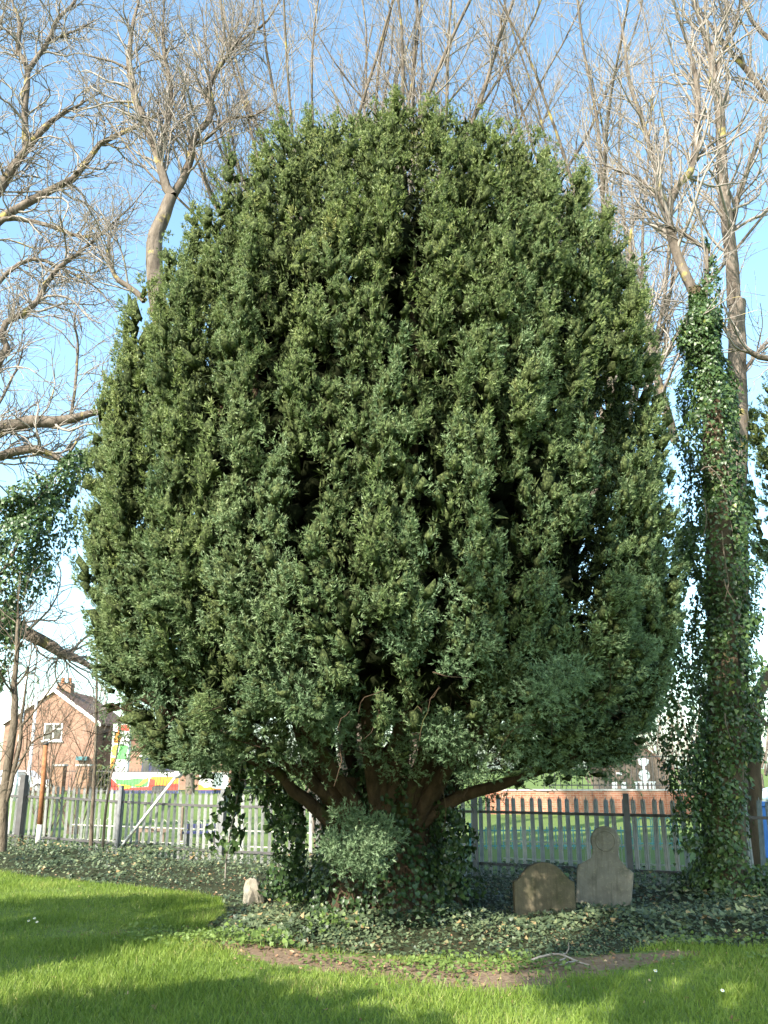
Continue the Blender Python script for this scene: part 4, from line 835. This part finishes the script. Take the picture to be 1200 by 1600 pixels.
for px, py in [(53, 1443), (44, 1447), (57, 1449), (1025, 1528), (1130, 1560)]:
    b = gp(px, py); mb = MB(); k_ = 8
    for j in range(k_):
        a0 = j * 2 * math.pi / k_
        pts = [Vector((0, 0, 0)), Vector((0.011 * math.cos(a0 - .3), 0.011 * math.sin(a0 - .3), 0.002)), Vector((0.017 * math.cos(a0), 0.017 * math.sin(a0), 0.003)), Vector((0.011 * math.cos(a0 + .3), 0.011 * math.sin(a0 + .3), 0.002))]
        mb.bm.faces.new([mb.bm.verts.new(q) for q in pts])
    root = empty('daisy', b); o = mb.build('petals', M['white'], root); o.location = (0, 0, 0.05); o.rotation_euler = (R(35), 0, 0)
    MB().tube([(0, 0.005, 0.045), (0, -0.001, 0.055)], 0.005, 6).build('flower_centre', M['yellow'], root)
    MB().tube([(0, 0, -0.01), (0, 0, 0.05)], 0.0015, 4).build('stem', M['weed'], root)
    tag(root, {1025: 'white daisy on the sunny grass nearest the fallen stick', 1130: 'white daisy alone on the open sunny grass away from the fallen stick'}.get(px, 'tiny white daisy in the shaded lawn patch'), 'flower', 'daisies in the shade' if px < 100 else 'daisies in the sun')

# ------------------------------------------------------------------ palisade fence
fn = empty('palisade_fence', (*fence_pt(600), 0)); tag(fn, 'galvanised steel palisade fence with pointed pales behind the yew', 'fence')
fdir = nrm(np.array([1, -0.49])); fang = math.atan2(fdir[1], fdir[0])
o0 = fence_pt(600); fn.rotation_euler[2] = fang
def fs(px): return float(np.dot(fence_pt(px) - o0, fdir))
def fz(s):
    q = o0 + fdir * s; return float(ground_z(q[0], q[1]))
mb = MB(); w = 0.034; bm = mb.bm
prof = [(-w, 0.0), (-w * 0.45, -0.014), (w * 0.0, -0.004), (w * 0.45, -0.014), (w, 0.0)]
rings = []
for z in (-0.12, 1.12): rings.append([bm.verts.new((x, y, z)) for x, y in prof])
tops = [(-w * 0.75, 1.165), (-w * 0.4, 1.14), (0, 1.205), (w * 0.4, 1.14), (w * 0.75, 1.165)]
rings.append([bm.verts.new((x, y[1] - 0.006, z)) for (x, z), y in zip(tops, prof)])
for a_, b_ in zip(rings[:-1], rings[1:]):
    for j in range(4): bm.faces.new((a_[j], a_[j + 1], b_[j + 1], b_[j]))
gm = bmesh.ops.solidify(bm, geom=bm.faces[:], thickness=0.004)
pale = mb.mesh('pale'); pale.materials.append(M['galv'])
PITCH_P = 0.14
s0, s1 = fs(-160), fs(1330)
i = 0; s = s0
while s < s1:
    o = link('pale', pale, None, fn); o.location = (s, 0.0, fz(s) + g.normal() * 0.006); o.rotation_euler = (g.normal() * 0.006, g.normal() * 0.012, 0)
    s += PITCH_P
for zz_, y_ in ((0.94, -0.022), (0.18, -0.022)):
    P = [(q, y_, zz_ + fz(q)) for q in np.linspace(s0, s1, 24)]
    mb = MB()
    for a_, b_ in zip(P[:-1], P[1:]):
        v = [mb.bm.verts.new(c) for c in [(a_[0], y_ - 0.022, a_[2] - 0.02), (b_[0], y_ - 0.022, b_[2] - 0.02), (b_[0], y_ + 0.006, b_[2] - 0.02), (a_[0], y_ + 0.006, a_[2] - 0.02), (a_[0], y_ - 0.022, a_[2] + 0.02), (b_[0], y_ - 0.022, b_[2] + 0.02), (b_[0], y_ + 0.006, b_[2] + 0.02), (a_[0], y_ + 0.006, a_[2] + 0.02)]]
        for f in ((0, 3, 2, 1), (4, 5, 6, 7), (0, 1, 5, 4), (2, 3, 7, 6)): mb.bm.faces.new([v[q] for q in f])
    mb.build('rail', M['darkrail'], fn)
pm = MB().box(-0.05, 0.05, 0.012, 0.02, -0.2, 1.22).box(-0.05, 0.05, 0.092, 0.1, -0.2, 1.22).box(-0.004, 0.004, 0.02, 0.092, -0.2, 1.217).mesh('post'); pm.materials.append(M['galv'])
M['postgrey'] = simple('weathered_post', (0.17, 0.17, 0.175), 0.7, 0.3, var=0.25)
pm2 = MB().box(-0.03, 0.03, -0.075, -0.045, -0.2, 1.23).box(-0.04, 0.04, -0.11, -0.0755, -0.2, 1.24).mesh('post'); pm2.materials.append(M['postgrey'])
for px in (192, 352, 540, 745, 982, 1240):
    o = link('post', pm2, None, fn); o.location = (fs(px), 0, fz(fs(px)))
o = link('post', MB().box(-0.07, 0.07, -0.15, -0.05, -0.2, 1.36).mesh('gate_post'), M['darkrail'], fn); o.location = (fs(40), 0, fz(fs(40))); o['label'] = 'wide dark steel end post'

# leaning pole, rusty post by the fence
lp = empty('leaning_pole', (0, 0, 0)); tag(lp, 'pale metal pole with a round end leaning across the palisade fence', 'pole')
a_ = at(188, 1325, 17.95); b_ = at(277, 1211, 17.2)
MB().tube([a_, (a_ + b_) / 2, b_], [0.028, 0.028, 0.028], 10).build('shaft', M['pole'], lp, True)
d_ = nrm(b_ - a_)
MB().tube([b_ - d_ * 0.05, b_, b_ + d_ * 0.05, b_ + d_ * 0.09, b_ + d_ * 0.1], [0.04, 0.075, 0.085, 0.06, 0.02], 12).build('round_end', M['pole'], lp, True)
p = gp(66, 1322, 0.1); rp = empty('rusty_post', (p[0], 18.3, 0.0)); tag(rp, 'rust-brown steel post with a pale flaking foot beside the palisade fence', 'post')
x_ = at(68, 1230, 18.3)[0] - p[0]
MB().tube([(x_, 0, -0.1), (x_, 0, 0.55)], 0.05, 12).build('flaking_foot', M['galv'], rp, True)
MB().tube([(x_, 0, 0.5), (x_ - 0.02, 0, 1.4), (x_ - 0.04, 0, 2.05)], [0.047, 0.047, 0.046], 12).build('shaft', M['rust'], rp, True)
MB().tube([(x_ - 0.04, 0, 2.04), (x_ - 0.04, 0, 2.09), (x_ - 0.04, 0, 2.11)], [0.056, 0.056, 0.03], 12).build('cap', M['darkrail'], rp, True)

# ------------------------------------------------------------------ play-area railings and oddments beyond the fence
def hoop_railing(name, label, p0, p1, hgt, pitch, wid, rad, mat, group=None):
    p0 = np.asarray(p0, float); p1 = np.asarray(p1, float); L = np.linalg.norm(p1 - p0); an = math.atan2(*(p1 - p0)[::-1])
    root = empty(name, (*p0, 0), an); tag(root, label, 'railing', group)
    hoop = MB().tube([(-wid / 2, 0, 0)] + [(-wid / 2, 0, hgt * 0.5)] + [(-wid / 2 * math.cos(R(q)), 0, hgt - wid / 2 + wid / 2 * math.sin(R(q))) for q in range(0, 181, 30)] + [(wid / 2, 0, hgt * 0.5), (wid / 2, 0, 0)], rad, 5, False).mesh('hoop', True)
    hoop.materials.append(mat)
    n = int(L / pitch)
    for i in range(n): o = link('hoop', hoop, None, root); o.location = ((i + 0.5) * pitch, 0, 0)
    for z in (hgt * 0.2, hgt * 0.72): MB().box(0, L, -0.018, -0.006, z - 0.012, z + 0.012).build('rail', mat, root)
    return root
off = np.array([-fdir[1], fdir[0]]) * 1.7
hoop_railing('hoop_railing', 'low cream hoop-top railing seen through the sunlit pales', fence_pt(20) + off, fence_pt(470) + off, 0.56, 0.30, 0.15, 0.006, M['cream'])
hoop_railing('hoop_railing', 'low cream hoop-top railing seen behind the headstones', fence_pt(730) + off, fence_pt(1080) + off, 0.54, 0.30, 0.15, 0.006, M['cream'])
tq = empty('low_railing', (at(735, 1300, 19.6)[0], 19.6, 0)); tag(tq, 'low turquoise bar railing on the grass behind the headstones', 'railing')
wq = at(985, 1300, 19.6)[0] - at(735, 1300, 19.6)[0]
bar = MB().tube([(0, 0, 0), (0, 0, 0.42), (0, 0, 0.44)], [0.011, 0.011, 0.004], 6).mesh('bar'); bar.materials.append(M['turq'])
for i in range(int(wq / 0.09)): o = link('bar', bar, None, tq); o.location = (0.05 + i * 0.09, 0, 0)
for z in (0.06, 0.36): MB().box(0, wq, -0.016, -0.012, z - 0.015, z + 0.015).build('rail', M['turq'], tq)
for x in (0.0, wq / 2, wq): MB().box(x - 0.03, x + 0.03, -0.012, 0.05, 0, 0.5).build('post', M['turq'], tq)
g0 = at(988, 1300, 19.4); g1 = at(1068, 1300, 19.4)
hoop_railing('hoop_gate', 'taller turquoise hoop-top gate next to the low bar railing', g0[:2], g1[:2], 0.62, 0.135, 0.10, 0.010, M['turq'])
bn = empty('bench', (at(315, 1310, 19.2)[0], 19.2, 0.0)); tag(bn, 'low dark slatted bench on the grass beyond the sunlit fence', 'bench')
for i in range(3): MB().box(-0.36, 0.36, -0.18 + i * 0.13, -0.07 + i * 0.13, 0.33, 0.37).build('slat', M['navy'], bn)
MB().box(-0.36, 0.36, 0.205, 0.235, 0.40, 0.5).build('backrest', M['navy'], bn)
for sx in (-0.3, 0.3):
    MB().box(sx - 0.03, sx + 0.03, -0.16, 0.18, 0.0, 0.33).build('leg', M['darkrail'], bn)
    MB().box(sx - 0.02, sx + 0.02, 0.18, 0.205, 0.2, 0.5).build('backrest_support', M['darkrail'], bn)
MBp = empty('wooden_post', (at(283, 1300, 21)[0], 21, 0)); tag(MBp, 'thin dark wooden post on the grass behind the leaning pole', 'post')
MB().tube([(0, 0, -0.1), (0, 0, 0.75), (0, 0, 0.78)], [0.04, 0.04, 0.02], 8).build('shaft', M['timber'], MBp)
MB().box(-0.055, 0.055, -0.055, 0.055, -0.02, 0.06).build('foot', M['conc'], MBp)
pl = empty('low_rail', (at(215, 1292, 20)[0], 20, 0)); tag(pl, 'short brown timber knee rail on the grass beyond the leaning pole', 'railing')
MB().box(-0.05, 0.62, -0.04, 0.04, 0.30, 0.38).build('beam', M['timber'], pl)
for x in (0.03, 0.54): MB().box(x - 0.035, x + 0.035, -0.035, 0.035, -0.1, 0.298).build('post', M['timber'], pl)

def bin_(px, Y):
    p = at(px, 1300, Y); root = empty('wheelie_bin', (p[0], Y, 0), R(12)); tag(root, 'blue plastic wheelie bin standing beyond the fence past the ivy-clad trunk', 'bin')
    bm = bmesh.new(); ring = []
    for z, w_, d_ in ((0.06, 0.21, 0.24), (0.5, 0.25, 0.29), (0.93, 0.285, 0.34)): ring.append([bm.verts.new(c) for c in ((-w_, -d_, z), (w_, -d_, z), (w_, d_, z), (-w_, d_, z))])
    for a_, b_ in zip(ring[:-1], ring[1:]):
        for j in range(4): bm.faces.new((a_[j], a_[(j + 1) % 4], b_[(j + 1) % 4], b_[j]))
    bm.faces.new(ring[0][::-1]); bm.faces.new(ring[-1])
    bmesh.ops.bevel(bm, geom=[e for e in bm.edges], offset=0.02, segments=2, affect='EDGES')
    me = bpy.data.meshes.new('body'); bm.to_mesh(me); bm.free(); link('body', me, M['bluebin'], root)
    link('lid', MB().prism([(-0.30, 0.94), (0.30, 0.94), (0.28, 0.985), (0.15, 1.02), (-0.15, 1.02), (-0.28, 0.985)], -0.37, 0.36, 0.01).mesh('lid'), M['bluebin'], root)
    MB().tube([(-0.24, 0.40, 0.93), (0.24, 0.40, 0.93)], 0.016, 8).build('handle', M['bluebin'], root)
    for sx in (-0.25, 0.25): MB().tube([(sx - 0.025, 0.27, 0.1), (sx + 0.025, 0.27, 0.1)], 0.1, 14).build('wheel', M['black'], root)
bin_(1178, 17.2)

# ------------------------------------------------------------------ brick wall and boarded gable on the right
wy = 34.0; x0 = at(760, 1272, wy)[0]; x1 = at(1160, 1272, wy)[0]
bw = empty('brick_wall', (0, wy, 0)); tag(bw, 'low red brick wall with stone coping and dark railings beyond the play area', 'wall')
MB().box(x0, x1, 0, 0.25, -0.1, 0.80).build('brickwork', M['brick_wall'], bw)
MB().box(x0 - 0.02, x1 + 0.02, -0.03, 0.28, 0.802, 0.86).build('coping', M['conc'], bw)
for x in np.arange(x0 + 0.3, x1, 3.1): MB().box(x, x + 0.42, -0.06, -0.002, -0.1, 0.80).build('pier', M['brick_wall'], bw)
bar = MB().tube([(0, 0, 0.86), (0, 0, 2.1), (0, 0, 2.2)], [0.013, 0.013, 0.003], 5).mesh('bar'); bar.materials.append(M['darkrail'])
for x in np.arange(at(850, 1200, wy)[0], x1, 0.2): o = link('bar', bar, None, bw); o.location = (x, 0.12, 0)
for z in (1.0, 2.0): MB().box(at(850, 1200, wy)[0], x1, 0.10, 0.105, z - 0.02, z + 0.02).build('rail', M['darkrail'], bw)
gy_ = 37.5; sh = empty('boarded_hut', (at(1003, 1250, gy_)[0], gy_, 0)); tag(sh, 'brown timber-boarded hut with a gable and white painted shapes behind the brick wall', 'building')
def sx_(px): return (px - 1003) / F * gy_ * 0.965
zt_ = at(1003, 1163, gy_)[2]; ze = at(1003, 1200, gy_)[2]; hw = sx_(1003 + 46)
nb = 16; bwid = 2 * hw / nb
for i in range(nb):
    xa = -hw + i * bwid; top = lambda x: zt_ - (zt_ - ze) * abs(x) / hw
    MB().prism([(xa + 0.006, 0), (xa + bwid - 0.006, 0), (xa + bwid - 0.006, top(xa + bwid)), (xa + bwid / 2, top(xa + bwid / 2)), (xa + 0.006, top(xa))], -0.02 - 0.006 * (i % 2), 0.02).build('board', M['timber'], sh)
for sgn in (-1, 1):
    MB().prism([(0, zt_), (sgn * (hw + 0.15), ze - 0.1), (sgn * (hw + 0.15), ze - 0.02), (0, zt_ + 0.09)], -0.08, 3.0).build('roof_slope', M['tile'], sh)
    MB().box(sgn * hw - 0.02, sgn * hw + 0.02, 0.03, 2.9, 0, ze - 0.05).build('side_wall', M['timber'], sh)
def zz2(py): return at(1003, py, gy_)[2]
ox = sx_(1009)
MB().prism([(ox - 0.22, zz2(1186)), (ox - 0.18, zz2(1194)), (ox - 0.1, zz2(1196.5)), (ox + 0.1, zz2(1196.5)), (ox + 0.2, zz2(1193)), (ox + 0.23, zz2(1187)), (ox + 0.08, zz2(1184.5)), (ox - 0.08, zz2(1184.5))][::-1], -0.055, -0.03).build('white_cup_shape', M['white'], sh)
MB().box(ox - 0.05, ox + 0.05, -0.052, -0.03, zz2(1204), zz2(1197)).build('white_stem_shape', M['white'], sh)
MB().prism(arc(ox, zz2(1211.5), 0.225, 0, 345, 23), -0.056, -0.03).build('white_disc_shape', M['white'], sh)
for i in range(5): MB().box(ox - 0.38 + i * 0.17, ox - 0.28 + i * 0.17, -0.054, -0.03, zz2(1234), zz2(1222) - 0.02 * (i % 2)).build('white_bar_shape', M['white'], sh)
MB().box(ox - 0.42, ox + 0.44, -0.062, -0.055, zz2(1223), zz2(1221)).build('white_band_shape', M['white'], sh)
for x in (958, 972): MB().box(sx_(x), sx_(x) + 0.2, -0.055, -0.03, zz2(1232), zz2(1222)).build('white_patch', M['white'], sh)
MB().box(sx_(966), sx_(966) + 0.22, -0.055, -0.03, zz2(1211), zz2(1207)).build('white_patch', M['white'], sh)

# ------------------------------------------------------------------ house, piers, cars, mural on the left
hy = 70.0
def hx(px): return at(px, 1150, hy)[0]
def hz(py): return at(100, py, hy)[2]
hs_ = empty('brick_house', (hx(78), hy, 0)); tag(hs_, 'orange-red brick house gable with white bargeboards beyond the green', 'building')
cxh = hx(85); hw = hx(157) - cxh; zap = hz(1078); zea = hz(1128)
wl = MB().prism([(-hw, -0.1), (hw, -0.1), (hw, zea), (0, zap), (-hw, zea)], 0, 9).build('wall', M['brick_house'], hs_)
for sgn in (-1, 1):
    e = 0.35; sl_ = (zap - zea) / hw
    MB().prism([(0, zap + 0.02), (sgn * (hw + e), zea - sl_ * e + 0.02), (sgn * (hw + e), zea - sl_ * e + 0.2), (0, zap + 0.2)], -0.16, 9.3).build('roof_slope', M['tile'], hs_)
    MB().prism([(0, zap - 0.14), (sgn * (hw + e), zea - sl_ * e - 0.14), (sgn * (hw + e), zea - sl_ * e + 0.17), (0, zap + 0.17)], -0.24, -0.165).build('bargeboard', M['white'], hs_)
ch = MB().box(-0.55, 0.55, 2.0, 2.9, zap - 0.9, zap + 0.75).build('chimney', M['brick_brown'], hs_)
for x in (-0.28, 0.28): MB().tube([(x, 2.45, zap + 0.75), (x, 2.45, zap + 1.15)], [0.16, 0.13], 10).build('chimney_pot', M['rust'], ch)
wx0, wx1, wz0, wz1 = hx(75) - cxh, hx(104) - cxh, hz(1157), hz(1130)
wn = MB().box(wx0, wx1, -0.03, -0.005, wz0, wz1).build('window', M['white'], hs_)
mid = (wx0 + wx1) / 2
for a_, b_, c_, d_ in ((wx0 + 0.1, mid - 0.06, wz0 + 0.1, wz1 - 0.1), (mid + 0.06, wx1 - 0.1, wz0 + 0.1, wz0 + 0.82), (mid + 0.06, wx1 - 0.1, wz0 + 0.92, wz1 - 0.1)): MB().box(a_, b_, -0.045, -0.031, c_, d_).build('pane', M['glass'], wn)
MB().box(wx0 - 0.12, wx1 + 0.12, -0.14, -0.0305, wz0 - 0.12, wz0 - 0.002).build('sill', M['white'], wn)
MB().box(hx(132) - cxh, hx(149) - cxh, -0.5, -0.005, hz(1188), hz(1182)).build('door_canopy', M['teal'], hs_)
MB().box(hx(135) - cxh, hx(147) - cxh, -0.03, -0.004, 0, hz(1190)).build('door', M['timber'], hs_)
# brick piers with railings
py_ = 60.0
pr_ = empty('pier_railing', (0, py_, 0)); tag(pr_, 'dark iron railings between two brown brick piers in front of the brick house', 'railing')
for px, w_ in ((91, 17), (130, 20)):
    xa = at(px - w_ / 2, 1220, py_)[0]; xb = at(px + w_ / 2, 1220, py_)[0]
    MB().box(xa, xb, -0.3, 0.4, -0.1, 1.72).build('pier', M['brick_brown'], pr_)
    MB().box(xa - 0.06, xb + 0.06, -0.36, 0.46, 1.722, 1.84).build('pier_cap', M['conc'], pr_)
bar = MB().tube([(0, 0, 0.05), (0, 0, 1.5), (0, 0, 1.62)], [0.018, 0.018, 0.004], 5).mesh('bar'); bar.materials.append(M['darkrail'])
xa, xb = at(66, 1220, py_)[0], at(280, 1220, py_)[0]
for x in np.arange(xa, xb, 0.21): o = link('bar', bar, None, pr_); o.location = (x, 0.05, 0)
for z in (0.2, 1.4): MB().box(xa, xb, 0.022, 0.03, z - 0.025, z + 0.025).build('rail', M['darkrail'], pr_)
def car(name, label, loc, rz, van=False):
    root = empty(name, loc, rz); tag(root, label, 'van' if van else 'car')
    body = [(-2.1, 0.35), (2.05, 0.35), (2.12, 0.62), (1.95, 0.82), (0.95, 0.95), (-1.85, 0.95), (-2.1, 0.85)]
    cab = [(-1.75, 0.95), (1.0, 0.95), (0.35, 1.44), (-1.25, 1.46)]
    if van: body = [(-2.4, 0.35), (2.3, 0.35), (2.35, 0.7), (2.1, 0.95), (1.75, 1.05), (-2.4, 1.05)]; cab = [(-2.4, 1.05), (1.75, 1.05), (1.15, 1.72), (0.9, 1.78), (-2.35, 1.8)]
    MB().prism(body, -0.86, 0.86, 0.06).build('body', M['car'], root)
    bm = bmesh.new(); a_ = [bm.verts.new((x, -0.84 + (z - cab[0][1]) * 0.22, z)) for x, z in cab]; b_ = [bm.verts.new((x, 0.84 - (z - cab[0][1]) * 0.22, z)) for x, z in cab]
    bm.faces.new(a_); bm.faces.new(b_[::-1])
    for i in range(len(cab)): bm.faces.new((a_[i], b_[i], b_[(i + 1) % len(cab)], a_[(i + 1) % len(cab)]))
    bmesh.ops.recalc_face_normals(bm, faces=bm.faces[:]); me = bpy.data.meshes.new('cabin'); bm.to_mesh(me); bm.free(); link('cabin', me, M['car'], root)
    zb = cab[0][1]
    for s_ in (-1, 1):
        if not van:
            for q in ([(-1.35, 0.99), (-0.45, 0.99), (-0.45, 1.38), (-1.1, 1.38)], [(-0.35, 0.99), (0.75, 0.99), (0.3, 1.38), (-0.35, 1.38)]):
                bm = bmesh.new(); bm.faces.new([bm.verts.new((x, s_ * (0.85 - (z - zb) * 0.22), z)) for x, z in q]); me = bpy.data.meshes.new('window'); bm.to_mesh(me); bm.free(); link('window', me, M['glass'], root)
        else:
            bm = bmesh.new(); bm.faces.new([bm.verts.new((x, s_ * (0.85 - (z - zb) * 0.22), z)) for x, z in [(0.6, 1.1), (1.5, 1.1), (1.1, 1.6), (0.6, 1.6)]]); me = bpy.data.meshes.new('window'); bm.to_mesh(me); bm.free(); link('window', me, M['glass'], root)
        for x in (-1.35, 1.35):
            wv = MB().tube([(x, s_ * 0.70, 0.31), (x, s_ * 0.89, 0.31)], 0.31, 18).build('wheel', M['black'], root)
            MB().tube([(x, s_ * 0.885, 0.31), (x, s_ * 0.905, 0.31)], 0.19, 12).build('rim', M['galv'], wv)
    for y in (-0.6, 0.6):
        MB().box(body[2][0] - 0.06, body[2][0] + 0.012, y - 0.16, y + 0.16, 0.66, 0.78).build('headlight', M['glass'], root)
        MB().box(-body[-1][0] * 0 - (2.42 if van else 2.115), -2.0, y - 0.12, y + 0.12, 0.7, 0.84).build('tail_light', M['red'], root)
    return root
car('parked_car', 'white car parked beyond the green next to the brown brick pier', (at(32, 1220, 63)[0], 63.5, 0.0), 0)
car('parked_van', 'white van just visible beyond the fence above the blue bin', (at(1188, 1220, 29)[0] + 2.4, 29, 0.0), R(180) , True)
for px, Y_, nm in ((26, 47, 'pale grey lamp post nearest the dark young tree, in front of the house'), (46, 52, 'pale grey lamp post directly in front of the brick house gable')):
    p = at(px, 1200, Y_); root = empty('lamp_post', (p[0], Y_, 0)); tag(root, nm, 'lamp post', 'lamp posts by the road')
    MB().tube([(0, 0, 0), (0, 0, 1.2), (0, 0, 1.25), (0, 0, 6.2)], [0.14, 0.14, 0.09, 0.07], 10).build('column', M['pole'], root, True)
    MB().tube([(0, 0, 6.2), (0.0, -0.2, 6.6), (0.0, -0.9, 6.75)], [0.07, 0.05, 0.045], 8).build('arm', M['pole'], root, True)
    MB().prism([(-0.1, 6.66), (0.1, 6.66), (0.07, 6.8), (-0.07, 6.8)], -1.5, -0.88, 0.02).build('lamp_head', M['conc'], root)
# mural wall: painted panels
def mural(px0, px1, Y_, label, recipe):
    xa = at(px0, 1220, Y_)[0]; xb = at(px1, 1220, Y_)[0]; root = empty('mural_wall', ((xa + xb) / 2, Y_, 0)); tag(root, label, 'wall', 'painted walls beyond the green')
    w_ = (xb - xa) / 2
    MB().box(-w_, w_, 0, 0.25, -0.1, 1.32).build('wall_face', M['white'], root)
    for i, (mt, pts) in enumerate(recipe): MB().prism([(-w_ + u * 2 * w_, v) for u, v in pts], -0.012 - 0.004 * i, -0.002 - 0.004 * i).build('painted_shape', M[mt], root)
    return root
mural(172, 279, 61.2, 'low wall painted in white, green, orange and red stripes beyond the green', [
    ('navy', [(0, 0), (1, 0), (1, 0.22), (0, 0.22)]), ('red', [(0, 0.22), (0.62, 0.22), (0.60, 0.42), (0.3, 0.38), (0.12, 0.55), (0.03, 0.9), (0, 0.9)]),
    ('yellow', [(0.10, 0.5), (0.14, 0.36), (0.22, 0.3), (0.30, 0.34), (0.33, 0.5), (0.22, 0.62)]), ('green', [(0.06, 0.92), (0.10, 0.62), (0.3, 0.5), (0.42, 0.38), (0.55, 0.5), (0.56, 0.86), (0.4, 0.95), (0.2, 0.85)]),
    ('yellow', [(0.36, 0.52), (0.42, 0.56), (0.5, 0.9), (0.56, 1.0), (0.56, 0.8), (0.44, 0.46)]), ('red', [(0.56, 0.3), (0.68, 0.25), (0.68, 0.95), (0.58, 0.95)]),
    ('orange', [(0.66, 0.45), (1, 0.45), (1, 1.05), (0.6, 1.05), (0.6, 0.9), (0.66, 0.85)]), ('red', [(0.8, 0.22), (1, 0.22), (1, 0.62), (0.86, 0.6)]),
    ('darkrail', [(0.62, 0.0), (0.84, 0.0), (0.84, 0.4), (0.8, 0.5), (0.70, 0.52), (0.62, 0.42)])])
mural(311, 356, 61.2, 'short white painted wall with orange flames and a navy foot', [
    ('navy', [(0, 0), (1, 0), (1, 0.22), (0, 0.22)]), ('orange', [(0, 0.22), (0.98, 0.22), (0.8, 0.30), (0.6, 0.28), (0.4, 0.42), (0.2, 0.36), (0.1, 0.52), (0, 0.6)])])
cp = empty('painted_column', (at(186, 1200, 63.5)[0], 63.5, 0)); tag(cp, 'tall column painted red, orange, yellow and green behind the painted wall', 'sign')
def cz(py): return at(186, py, 63.5)[2]
MB().box(-0.62, 0.55, 0, 0.5, 0, cz(1131)).build('column_core', M['white'], cp)
for mt, pts in (('red', [(-0.3, 1142), (0.5, 1142), (0.5, 1132), (0.0, 1133), (-0.3, 1136)]), ('orange', [(-0.5, 1160), (-0.1, 1162), (0.0, 1150), (-0.2, 1142), (-0.45, 1144)]), ('yellow', [(-0.55, 1180), (-0.25, 1182), (-0.15, 1164), (-0.4, 1163), (-0.6, 1168)]), ('green', [(-0.2, 1186), (0.4, 1187), (0.5, 1165), (-0.05, 1163)]), ('orange', [(-0.6, 1203), (-0.3, 1204), (-0.25, 1184), (-0.6, 1183)])):
    MB().prism([(x, cz(y)) for x, y in pts], -0.02, -0.003).build('painted_patch', M[mt], cp)
sb = empty('low_building', (at(240, 1200, 72)[0], 72, 0)); tag(sb, 'low orange brick building with dark glazed front behind the painted wall', 'building')
def bx2(px): return (px - 240) / F * 72 * 0.975
def bz(py): return at(240, py, 72)[2]
MB().box(bx2(160), bx2(360), 0, 8, 0, bz(1170)).build('wall', M['brick_house'], sb)
MB().prism([(bx2(156), bz(1170)), (bx2(364), bz(1170)), (bx2(350), bz(1140)), (bx2(170), bz(1140))], -0.3, 8.3).build('roof', M['tile'], sb)
for i in range(4):
    a_ = bx2(222 + i * 13.5); w_ = MB().box(a_, a_ + 0.62, -0.06, -0.004, 0.35, bz(1184)).build('window', M['navy'], sb)
    MB().box(a_ + 0.06, a_ + 0.56, -0.08, -0.061, 0.5, bz(1187)).build('pane', M['glass'], w_)
MB().box(bx2(218), bx2(280), -0.1, -0.004, bz(1183), bz(1178)).build('fascia', M['white'], sb)
# hedge by the house
hd = empty('garden_hedge', (at(160, 1220, 62)[0], 62.6, 0)); tag(hd, 'rough olive garden hedge between the brick house and the painted wall', 'hedge')
n = 1600; P = np.stack([g.uniform(-0.75, 0.5, n), g.uniform(-0.4, 0.4, n), g.uniform(0.0, 1.7, n)], -1); P += 0.15 * g.normal(size=P.shape) * 0.5
V, T, tn = leaves(P, nrm(g.normal(size=(n, 3)) + (0, -0.5, 0.4)), g.normal(size=(n, 3)), g.uniform(0.08, 0.16, n), g.random(n)); o = link('leaves', np_mesh('hedge', V, T, None, {'tint': tn}), M['hedge'], hd); o['kind'] = 'stuff'
mb = MB()
for i in range(6): mb.tube([(-0.6 + i * 0.2, 0, 0), (-0.6 + i * 0.2 + g.normal() * 0.1, 0, 1.4)], 0.03, 5)
mb.build('stems', M['timber'], hd)['kind'] = 'stuff'
# tree trunk between the two painted walls, bare bushes beyond the brick wall
bare_tree('street_tree', 'slim street tree standing between the two painted walls', tr([(296, 1245), (298, 1200), (296, 1150)], 59), (0.3, 0.24), [(tr([(296, 1150), (300, 1080), (310, 1000)], 59), 0.22, 0.05), (tr([(296, 1160), (280, 1090), (262, 1010)], 59), 0.16, 0.04)], dens=(1.2, 2.0), blen=(1, 2.5), tlen=(0.5, 1.2), rmin=0.015)
for i, (px, Y_, hgt) in enumerate([(1075, 46, 6.5), (930, 50, 6.0), (1185, 44, 6.0), (1035, 55, 7.5)]):
    p = at(px, 1200, Y_); x = p[0]
    P, Rr = fan((x, Y_, 1.0), 9, 0.55, 0.35, (hgt * 0.6, hgt * 0.9), 0.06)
    bare_tree('bare_bush', ['bare twiggy bush showing past the ivy column, beyond the brick wall', 'bare twiggy bush behind the brick wall under the yew skirt', 'bare twiggy bush behind the white van', 'tall bare twiggy bush just behind the boarded hut'][i], [(x, Y_, 0), (x, Y_, 0.6), (x, Y_, 1.3)], (0.2, 0.15), [], group='bare bushes beyond the wall', stems=(P, Rr), dens=(2.0, 2.0), blen=(0.8, 1.8), tlen=(0.5, 1.0), rmin=0.014, cat='bush')
